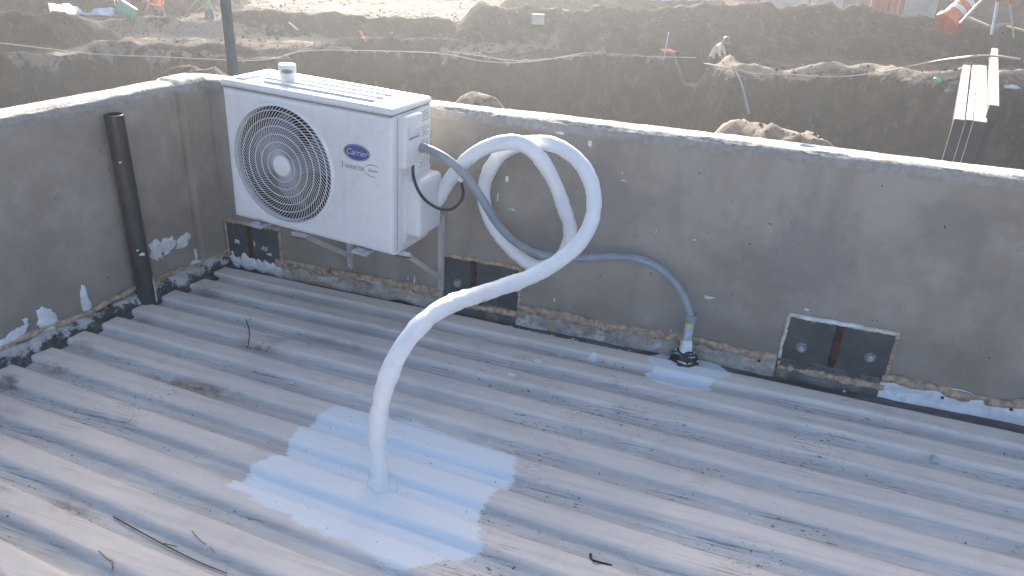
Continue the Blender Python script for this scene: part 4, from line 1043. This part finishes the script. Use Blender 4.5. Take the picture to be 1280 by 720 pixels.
# ------------------------------------------------------------------ people
def person(loc, face, joints, bones, lab, scale=1.0, hat=None, vest=None, mats=None):
    """joints: name -> (x,y,z,r); bones: (a,b,matindex). +y is the way the person faces"""
    me = bpy.data.meshes.new('tmp'); names = list(joints)
    me.from_pydata([joints[n_][:3] for n_ in names], [(names.index(a_), names.index(b_)) for a_, b_, _ in bones], [])
    o = bpy.data.objects.new('tmp', me); COL.objects.link(o); sk = o.modifiers.new('s', 'SKIN'); 
    for i, n_ in enumerate(names): me.skin_vertices[0].data[i].radius = (joints[n_][3], joints[n_][3]*(joints[n_][4] if len(joints[n_]) > 4 else 1))
    me.skin_vertices[0].data[names.index('pelvis')].use_root = True
    o.modifiers.new('u', 'SUBSURF').levels = 2
    dg = bpy.context.evaluated_depsgraph_get(); dg.update(); m2 = bpy.data.meshes.new_from_object(o.evaluated_get(dg)); bpy.data.objects.remove(o)
    for q in mats: m2.materials.append(q)
    segs = [(Vector(joints[a_][:3]), Vector(joints[b_][:3]), k) for a_, b_, k in bones]
    for f in m2.polygons:
        c = f.center; best = min(segs, key=lambda s: (c-(s[0].lerp(s[1], max(0, min(1, (c-s[0]).dot(s[1]-s[0])/max(1e-9, (s[1]-s[0]).length_squared)))))).length); f.material_index = best[2]; f.use_smooth = True
    root = empty('person', loc, (0, 0, face), label=lab, cat='person'); root.scale = (scale,)*3
    m2.name = 'body'; b = bpy.data.objects.new('body', m2); COL.objects.link(b); b.parent = root
    hd = Vector(joints['head'][:3]); nk = Vector(joints['neck'][:3]); upv = (hd-nk).normalized(); Th = Matrix.Translation(hd) @ upv.to_track_quat('Z', 'Y').to_matrix().to_4x4()
    fw = (Th.to_3x3().inverted() @ Vector((0, 1, 0))); fw.z = 0; fw.normalize(); ang = math.atan2(fw.y, fw.x)-PI/2; Th = Th @ Matrix.Rotation(ang, 4, 'Z')
    mb = MB(); mb.box((-.012, .095, -.03), (.012, .122, .005), .008, 2, Th); mb.build('nose', M['skin'], b, smooth=60)
    for s in (-1, 1):
        mb = MB(); mb.box((s*.035-.010, .088, .012), (s*.035+.010, .100, .022), .004, 1, Th); mb.build('eye', M['cable'], b)
        mb = MB(); mb.box((s*.088-.008, -.014, -.03), (s*.088+.008, .014, .025), .006, 2, Th); mb.build('ear', M['skin'], b)
    mb = MB(); mb.box((-.026, .090, -.062), (.026, .102, -.052), .003, 1, Th); mb.build('mouth', M['red'], b)
    if hat:
        mb = MB(); mb.lathe([(0, .125), (.05, .118), (.085, .09), (.104, .045), (.107, .02), (.10, .018)], 20, Th, cap=False); h_ = mb.build('cap', hat, root, smooth=50)
        V = [(-.075, .07, .03), (.075, .07, .03), (.065, .155, .018), (.03, .18, .014), (-.03, .18, .014), (-.065, .155, .018)]; V2 = [(x_, y_, z_-.006) for x_, y_, z_ in V]
        mb = MB(); mb.add([Th @ Vector(v) for v in V+V2], [(0, 1, 2, 3, 4, 5), (11, 10, 9, 8, 7, 6)]+[(i, (i+1) % 6, 6+(i+1) % 6, 6+i) for i in range(6)]); mb.build('peak', hat, h_)
    if vest:
        for z_, r_v in vest[1]:
            P = [(.19*math.cos(a_), .14*math.sin(a_)+z_[1], z_[0]) for a_ in [2*PI*k/20 for k in range(21)]]; mb = MB(); mb.tube(P, .018, 6, cap=False); mb.build('vest_band', vest[0], root, smooth=60)
    return root
def hands(J, B, wr, nm, dr_, mi, up_=Vector((0, 0, 1))):
    w_ = Vector(J[wr][:3]); d_ = Vector(dr_).normalized(); s_v = d_.cross(up_).normalized()
    J[nm+'palm'] = (*(w_+d_*.06), .030, .6); B.append((wr, nm+'palm', mi))
    for k, (of, ln) in enumerate([(-.03, .075), (-.01, .085), (.01, .08), (.03, .062)]):
        a = w_+d_*.095+s_v*of; b = a+d_*ln*.5-up_*.01; c = b+d_*ln*.4-up_*.025
        for t_, q_ in (('a', a), ('b', b), ('c', c)): J[f'{nm}f{k}{t_}'] = (*q_, .0085)
        B += [(nm+'palm', f'{nm}f{k}a', mi), (f'{nm}f{k}a', f'{nm}f{k}b', mi), (f'{nm}f{k}b', f'{nm}f{k}c', mi)]
    a = w_+d_*.04-s_v*.04; b = a+d_*.035-s_v*.02
    J[nm+'ta'] = (*a, .011); J[nm+'tb'] = (*b, .009); B += [(nm+'palm', nm+'ta', mi), (nm+'ta', nm+'tb', mi)]
def skeleton(lean, armdrop, mats_idx=(0, 1, 2)):
    """lean: forward bend of the trunk in radians"""
    T_, P_, K_ = mats_idx      # torso, trousers, skin
    hip = Vector((0, 0, .93)); def_ = lambda a_, l: Vector((0, math.sin(a_)*l, math.cos(a_)*l))
    J = {}; B = []
    J['pelvis'] = (*hip, .125, .8); ch_ = hip+def_(lean*.6, .26); sh = hip+def_(lean*.85, .48); nk = sh+def_(lean, .07); hd = nk+def_(lean*1.15, .135); ht = hd+def_(lean*1.2, .07)
    J['waist'] = (*(hip+def_(lean*.4, .12)), .12, .75); J['chest'] = (*ch_, .145, .75); J['shoulders'] = (*sh, .12, .7); J['neck'] = (*nk, .052); J['head'] = (*hd, .088, 1.05); J['crown'] = (*ht, .06)
    B += [('pelvis', 'waist', T_), ('waist', 'chest', T_), ('chest', 'shoulders', T_), ('shoulders', 'neck', K_), ('neck', 'head', K_), ('head', 'crown', K_)]
    for s, n_ in ((-1, 'l'), (1, 'r')):
        so = sh+Vector((s*.19, 0, -.02)); el = so+Vector((s*.05, math.sin(armdrop)*.28, -math.cos(armdrop)*.28)); wr = el+Vector((-s*.03, math.sin(armdrop+.5)*.25, -math.cos(armdrop+.5)*.25))
        J[n_+'sh'] = (*so, .062); J[n_+'el'] = (*el, .042); J[n_+'wr'] = (*wr, .028)
        B += [('shoulders', n_+'sh', T_), (n_+'sh', n_+'el', T_), (n_+'el', n_+'wr', K_)]
        hands(J, B, n_+'wr', n_+'h', wr-el, K_, Vector((0, 1, 0)) if armdrop < .6 else Vector((0, 0, 1)))
        J[n_+'hp'] = (s*.09, -.01, .86, .095); J[n_+'kn'] = (s*.11, .05 if s > 0 else -.02, .48, .062); J[n_+'an'] = (s*.12, .02 if s > 0 else -.10, .09, .042); J[n_+'ft'] = (s*.13, .17 if s > 0 else .06, .035, .036)
        B += [('pelvis', n_+'hp', P_), (n_+'hp', n_+'kn', P_), (n_+'kn', n_+'an', P_), (n_+'an', n_+'ft', P_)]
    return J, B
M['shirt_w'] = simple('white_pink_shirt', (.72, .60, .55), .8); M['jeans'] = simple('jeans', (.07, .12, .18), .9); M['vest'] = simple('orange_vest', (.80, .20, .13), .7); M['green'] = simple('green_shirt', (.14, .34, .14), .8)
M['vestband'] = simple('pale_vest_band', (.80, .60, .48), .5)
def stand_at(px, py_feet, extra=0.0):
    q = hit(px, py_feet, 12, 70); return q
# man bending in the trench: head px (900,48), waist (890,70)
J, B = skeleton(.62, .35)
wst = at_dist(889, 71, 25.0)
pm = person((wst.x, wst.y, wst.z-.98), math.radians(-90-12), J, B, 'person in a pale shirt and dark cap bending over in the trench', 1.0, M['cable'], None, [M['shirt_w'], M['jeans'], M['skin']])
# a dug pocket so that he stands on soil
q = pm.location
def dig(x, y, z, r):
    me = ground.data; co = np.empty(len(me.vertices)*3, np.float32); me.vertices.foreach_get('co', co); co = co.reshape(-1, 3)
    d_ = np.hypot(co[:, 0]-x, co[:, 1]-y); f = np.clip((r-d_)/(r*.35), 0, 1); f = f*f*(3-2*f); co[:, 2] = co[:, 2]*(1-f)+np.minimum(co[:, 2], z)*f
    me.vertices.foreach_set('co', co.ravel()); me.update()
dig(q.x+.1, q.y+.4, q.z, 1.35)
J, B = skeleton(.25, .5)
q = stand_at(202, 21); q = at_dist(201, 24, 31); q.z = gz(q.x, q.y)
def person_at(px, hippy, dist, face, J, B, lab, mats, hat=None, vest=None, sc=1.0):
    p = at_dist(px, hippy, dist); return person((p.x, p.y, p.z-.93*sc), face, J, B, lab, sc, hat, vest, mats)
person_at(199, 13, 29, math.radians(200), J, B, 'person in an orange vest standing by the green bucket', [M['vest'], M['jeans'], M['skin']], M['cable'], (M['vestband'], [((1.12, .07), 0)]), 1.0)
J, B = skeleton(.35, .6)
person_at(261, 13, 28, math.radians(170), J, B, 'person in a green shirt and blue jeans left of the grey post', [M['green'], M['jeans'], M['skin']], M['cable'])
J, B = skeleton(.1, .3)
person_at(310, -6, 33, math.radians(180), J, B, 'person in a yellow vest at the top edge right of the grey post', [simple('yellow_vest', (.85, .50, .10), .7), M['jeans'], M['skin']], M['cable'], None)

# ------------------------------------------------------------------ site clutter
def G(px, py): return hit(px, py, 12, 75)
q = G(170, 26)
bk = empty('bucket', (q.x, q.y, q.z+.12), (math.radians(62), 0, math.radians(-60)), label='green plastic bucket lying on its side on the earth', cat='bucket'); bk.scale = (1.5,)*3
mb = MB(); mb.lathe([(0, 0), (.13, 0), (.17, .33), (.182, .335), (.18, .31), (.165, .32), (.125, .012), (0, .012)], 28, cap=False); mb.build('shell', M['teal'], bk, smooth=40)
mb = MB(); mb.tube([(.17*math.cos(a_), .02+.17*math.sin(a_)*.5, .33+.10*math.sin(a_)) for a_ in [PI*k/16 for k in range(17)]], .006, 6); mb.build('handle', M['galv'], bk)
# crumpled blue sheet
pts2 = [G(px, py) for px, py in [(64, 21), (105, 21.5), (146, 21)]]
P = np.zeros((40, 8, 3))
for i in range(40):
    for j in range(8):
        u = i/39; q = pts2[0].lerp(pts2[1], u*2) if u < .5 else pts2[1].lerp(pts2[2], u*2-1); aw = Vector((q.x-CX, q.y-CY, 0)).normalized()
        P[i, j] = q+aw*(j*.12)+Vector((0, 0, .04+j*.045*(1 if j < 5 else .6)+.07*mnoise.noise(Vector((i*.3, j*.5, 0)))+.05*math.sin(i*.5)*math.sin(j*.8)))
tag(grid_mesh('tarpaulin', P, 40, 8, M['tarp']), 'crumpled light blue sheet spread on the heap at the top left', 'tarpaulin')
sol = bpy.data.objects['tarpaulin'].modifiers.new('s', 'SOLIDIFY'); sol.thickness = .01
def plank(pa, pb, wd, th, mat, lab, cat='plank', name='plank'):
    a, b = Vector(pa), Vector(pb); d = b-a; L_ = d.length; o = empty(name, a, label=lab, cat=cat)
    T = Matrix.Translation(d/2) @ d.to_track_quat('X', 'Z').to_matrix().to_4x4(); mb = MB(); mb.box((-L_/2, -wd/2, -th/2), (L_/2, wd/2, th/2), min(wd, th)*.15, 1, T); mb.build('board' if cat == 'plank' else 'shaft', mat, o); return o
plank(G(144, 19)+Vector((0, 0, .15)), G(160, 26)+Vector((0, 0, .06)), .10, .05, M['wood'], 'pale plank lying between the blue sheet and the green bucket')
plank(G(362, 35)+Vector((0, 0, .1)), G(373, 40)+Vector((0, 0, .05)), .09, .03, M['palewall'], 'short pale board on the heap right of the grey post')
q = at_dist(457, 47, edr(457)+.6); z0 = gz(q.x, q.y)
mk = empty('marker_tube', (q.x, q.y, max(z0, q.z-.2)), (math.radians(15), math.radians(-28), 0), label='small orange tube sticking out of the earth near the pale hose', cat='marker')
mb = MB(); mb.lathe([(.05, 0), (.05, .34), (.04, .35), (.04, .02)], 14, cap=True); mb.build('tube', M['orange'], mk, smooth=40); mb = MB(); mb.lathe([(.052, .12), (.052, .18)], 14, cap=False); mb.build('band', M['whitep'], mk)
q = at_dist(831, 63, edr(831)-.1); q2 = at_dist(836, 40, edr(831)-.1)
plank(q-Vector((0, 0, .3)), q2, .03, .03, M['stripe'], 'thin bluish rod standing upright on the excavation edge', 'rod', 'marker_rod')
q = G(834, 66); tag(splat(q+Vector((0, 0, .05)), (0, -.3, 1), .22, 77, M['orange'], None, name='plastic_scrap', sx=1.2, sy=.5, th=.02), 'orange scrap lying at the foot of the thin bluish rod', 'scrap')
q = at_dist(918, 88, edr(918)-.15); q2 = at_dist(929, 112, edr(918)-.7); q3 = at_dist(936, 142, edr(918)-1.2)
hs = empty('draped_hose', q, label='bluish hose with an orange end hanging down the trench side', cat='hose')
mb = MB(); mb.tube([p-q for p in spline([q, q.lerp(q2, .5)+Vector((0, 0, .05)), q2, q3], 8)], .030, 8); mb.build('tube', M['conduit'], hs, smooth=50)
mb = MB(); mb.tube([Vector((-.06, .02, .10)), Vector((0, 0, 0)), (q2-q)*.12], .045, 8); mb.build('end_piece', M['orange'], hs, smooth=50)
q = G(1171, 105); tag(splat(q+Vector((0, -.02, .06)), (0, -.5, 1), .10, 78, simple('green_scrap', (.04, .42, .12), .5), None, name='plastic_scrap', th=.03), 'small bright green scrap on the sandy bank', 'scrap')
q = G(1262, 121); tag(splat(q+Vector((0, 0, .05)), (0, -.5, 1), .14, 79, M['palewall'], None, name='plastic_scrap', sx=1.6, sy=.5, th=.03), 'small white scrap at the right of the steel girders', 'scrap')
q = G(672, 30); o = empty('block', q, (0, 0, .3), label='small pale block lying on the dark heap at the top middle', cat='block'); mb = MB(); mb.box((-.2, -.12, -.05), (.2, .12, .26), .02, 2); mb.build('body', M['greyconc'], o)
# traffic drum lying on its side
q = at_dist(1181, 30, 27); q2 = at_dist(1210, 2, 27.6)
ax = (q2-q); dm = empty('traffic_drum', q, label='orange and white traffic drum tipped over at the top right', cat='traffic drum')
T = ax.to_track_quat('Z', 'X').to_matrix().to_4x4()
segs = [(0, .16, .36, 'o'), (.16, .42, .29, 'o'), (.42, .58, .285, 'w'), (.58, .78, .275, 'o'), (.78, .94, .27, 'w'), (.94, 1.12, .26, 'o')]
for i, (a_, b2, r, c) in enumerate(segs):
    mb = MB(); mb.lathe([(r*.96 if i else 0, a_+.0), (r, a_+.01), (r, b2-.01), (r*.96, b2)], 28, T, cap=(i == len(segs)-1)); mb.build('base_ring' if i == 0 else ('white_band' if c == 'w' else 'orange_band'), M['whitep'] if c == 'w' else M['orange'], dm, smooth=40)
# survey legs
def pole2(a, b, r, lab, mats, nm='survey_pole'):
    a, b = Vector(a), Vector(b); o = empty(nm, a, label=lab, cat='pole'); d = b-a
    mb = MB(); mb.tube([Vector((0, 0, 0)), d], r, 10); mb.build('shaft', mats[0], o, smooth=50)
    mb = MB(); mb.tube([d*.55, d*.62], r*1.5, 10); mb.build('clamp', mats[1], o, smooth=50); return o
pole2(at_dist(1239.5, 43, 24), at_dist(1253, -30, 24.4), .035, 'pale blue survey pole planted at the top right', (M['stripe'], M['red']))
pole2(at_dist(1267, 48, 24), at_dist(1259, -30, 24.6), .022, 'thin grey leg with a red clamp at the right edge', (M['conduit'], M['red']))
pole2(at_dist(1200, 29, 26), at_dist(1232, -5, 26.5), .03, 'grey rod leaning beside the tipped traffic drum', (M['galv'], M['galv']), 'leaning_rod')
plank(at_dist(1258, 33, 25), at_dist(1290, 41, 25), .22, .05, M['wood'], 'sunlit timber board at the right edge behind the survey legs')
plank(at_dist(1211, 22, 25.5), at_dist(1236, 33, 25.2), .10, .06, M['greyconc'], 'grey broken timber right of the tipped traffic drum')
# concrete blocks and cabins along the far edge
def block(px0, px1, py, dist, depth, h, mat, lab, cat, name, trim=None):
    a, b = at_dist(px0, py, dist), at_dist(px1, py, dist); d = b-a; d.z = 0; wd = d.length; o = empty(name, (a.x, a.y, min(a.z, b.z)), (0, 0, math.atan2(d.y, d.x)), label=lab, cat=cat)
    mb = MB(); mb.box((0, 0, -.4), (wd, depth, h), .02, 1); mb.build('wall', mat, o)
    if trim:
        mb = MB(); mb.box((-.03, -.03, h), (wd+.03, depth+.03, h+.08), .01, 1); mb.build('roof', trim, o)
        mb = MB(); mb.box((wd*.35, -.02, .1), (wd*.65, .0, h*.85), .01, 1); dd = mb.build('door', trim, o); mb = MB(); mb.box((wd*.6, -.05, h*.45), (wd*.62, -.02, h*.5)); mb.build('handle', M['galv'], dd)
    return o
FD = 37
block(738, 770, 5, FD, 2, 2.4, M['tealwall'], 'pale teal site cabin at the top edge, leftmost of the far cabins', 'cabin', 'site_cabin', M['palewall'])
block(773, 806, 6, FD, 2, 2.4, simple('pinkish_wall', (.55, .45, .43), .7), 'pinkish site cabin between the teal and the blue ones', 'cabin', 'site_cabin', M['palewall'])
block(813, 851, 8, FD-.5, 2, 2.4, M['bluewall'], 'blue site cabin at the top edge', 'cabin', 'site_cabin', M['palewall'])
block(858, 886, 7, FD, 2, 2.4, M['palewall'], 'whitish site cabin right of the blue one', 'cabin', 'site_cabin', M['tealwall'])
block(950, 1010, 7, FD-2, .4, 1.0, M['greyconc'], 'long low grey concrete barrier at the top edge', 'barrier', 'concrete_barrier')
block(1012, 1052, 11, FD-3, .4, .9, M['greyconc'], 'short low grey concrete barrier right of the long one', 'barrier', 'concrete_barrier')
block(1127, 1168, 22, 30, 1.2, 1.4, M['greyconc'], 'grey concrete block left of the tipped traffic drum', 'concrete block', 'concrete_block')
for k, px in enumerate((1092, 1104, 1116)):
    q = at_dist(px, 15, 31); o = empty('barricade_leg', q, label=['leftmost of three reddish upright tubes at the top edge', 'middle of three reddish upright tubes at the top edge', 'rightmost of three reddish upright tubes, beside the concrete block'][k], cat='tube', group='reddish tubes at the top edge')
    mb = MB(); mb.lathe([(.17, -.2), (.16, 1.4)], 16); mb.build('tube', simple('dusty_red', (.36, .12, .11), .7) if k == 0 else M['dred'], o, smooth=50); M['dred'] = bpy.data.materials['dusty_red']
a, b = at_dist(891, 7, FD-3), at_dist(945, 2, FD-3)
o = empty('warning_tape', a, label='red warning tape strung low along the far heap', cat='tape'); mb = MB(); n2 = 20; V = []
for i in range(n2+1):
    p = (b-a)*(i/n2)-Vector((0, 0, .15*math.sin(PI*i/n2))); V += [p, p+Vector((0, 0, .09)), p+Vector((0, .004, .09)), p+Vector((0, .004, 0))]
F = []
for i in range(n2):
    for j in range(4): F.append((4*i+j, 4*i+(j+1) % 4, 4*i+4+(j+1) % 4, 4*i+4+j))
mb.add(V, F); mb.build('tape', M['red'], o)
for k, p in enumerate((a, b)):
    mb = MB(); mb.tube([p-a-Vector((0, 0, 1.0)), p-a+Vector((0, 0, .3))], .03, 8); mb.build('stake', M['wood'], o)

# ------------------------------------------------------------------ haze
hb = MB(); hb.box((-265, -265, -12), (265, 305, 4.2)); hz = hb.build('haze', [], None, kind='stuff', label='thin haze added over the site for the veil of sun glare')
hm = bpy.data.materials.new('haze'); hm.use_nodes = True; nt = hm.node_tree; nt.nodes.remove(nt.nodes['Principled BSDF'])
pv = nt.nodes.new('ShaderNodeVolumePrincipled'); pv.inputs['Color'].default_value = (.88, .93, 1, 1); pv.inputs['Density'].default_value = .0024; pv.inputs['Anisotropy'].default_value = .6  # volume put in to imitate veiling lens glare
nt.links.new(pv.outputs[0], nt.nodes['Material Output'].inputs['Volume']); hz.data.materials.append(hm)
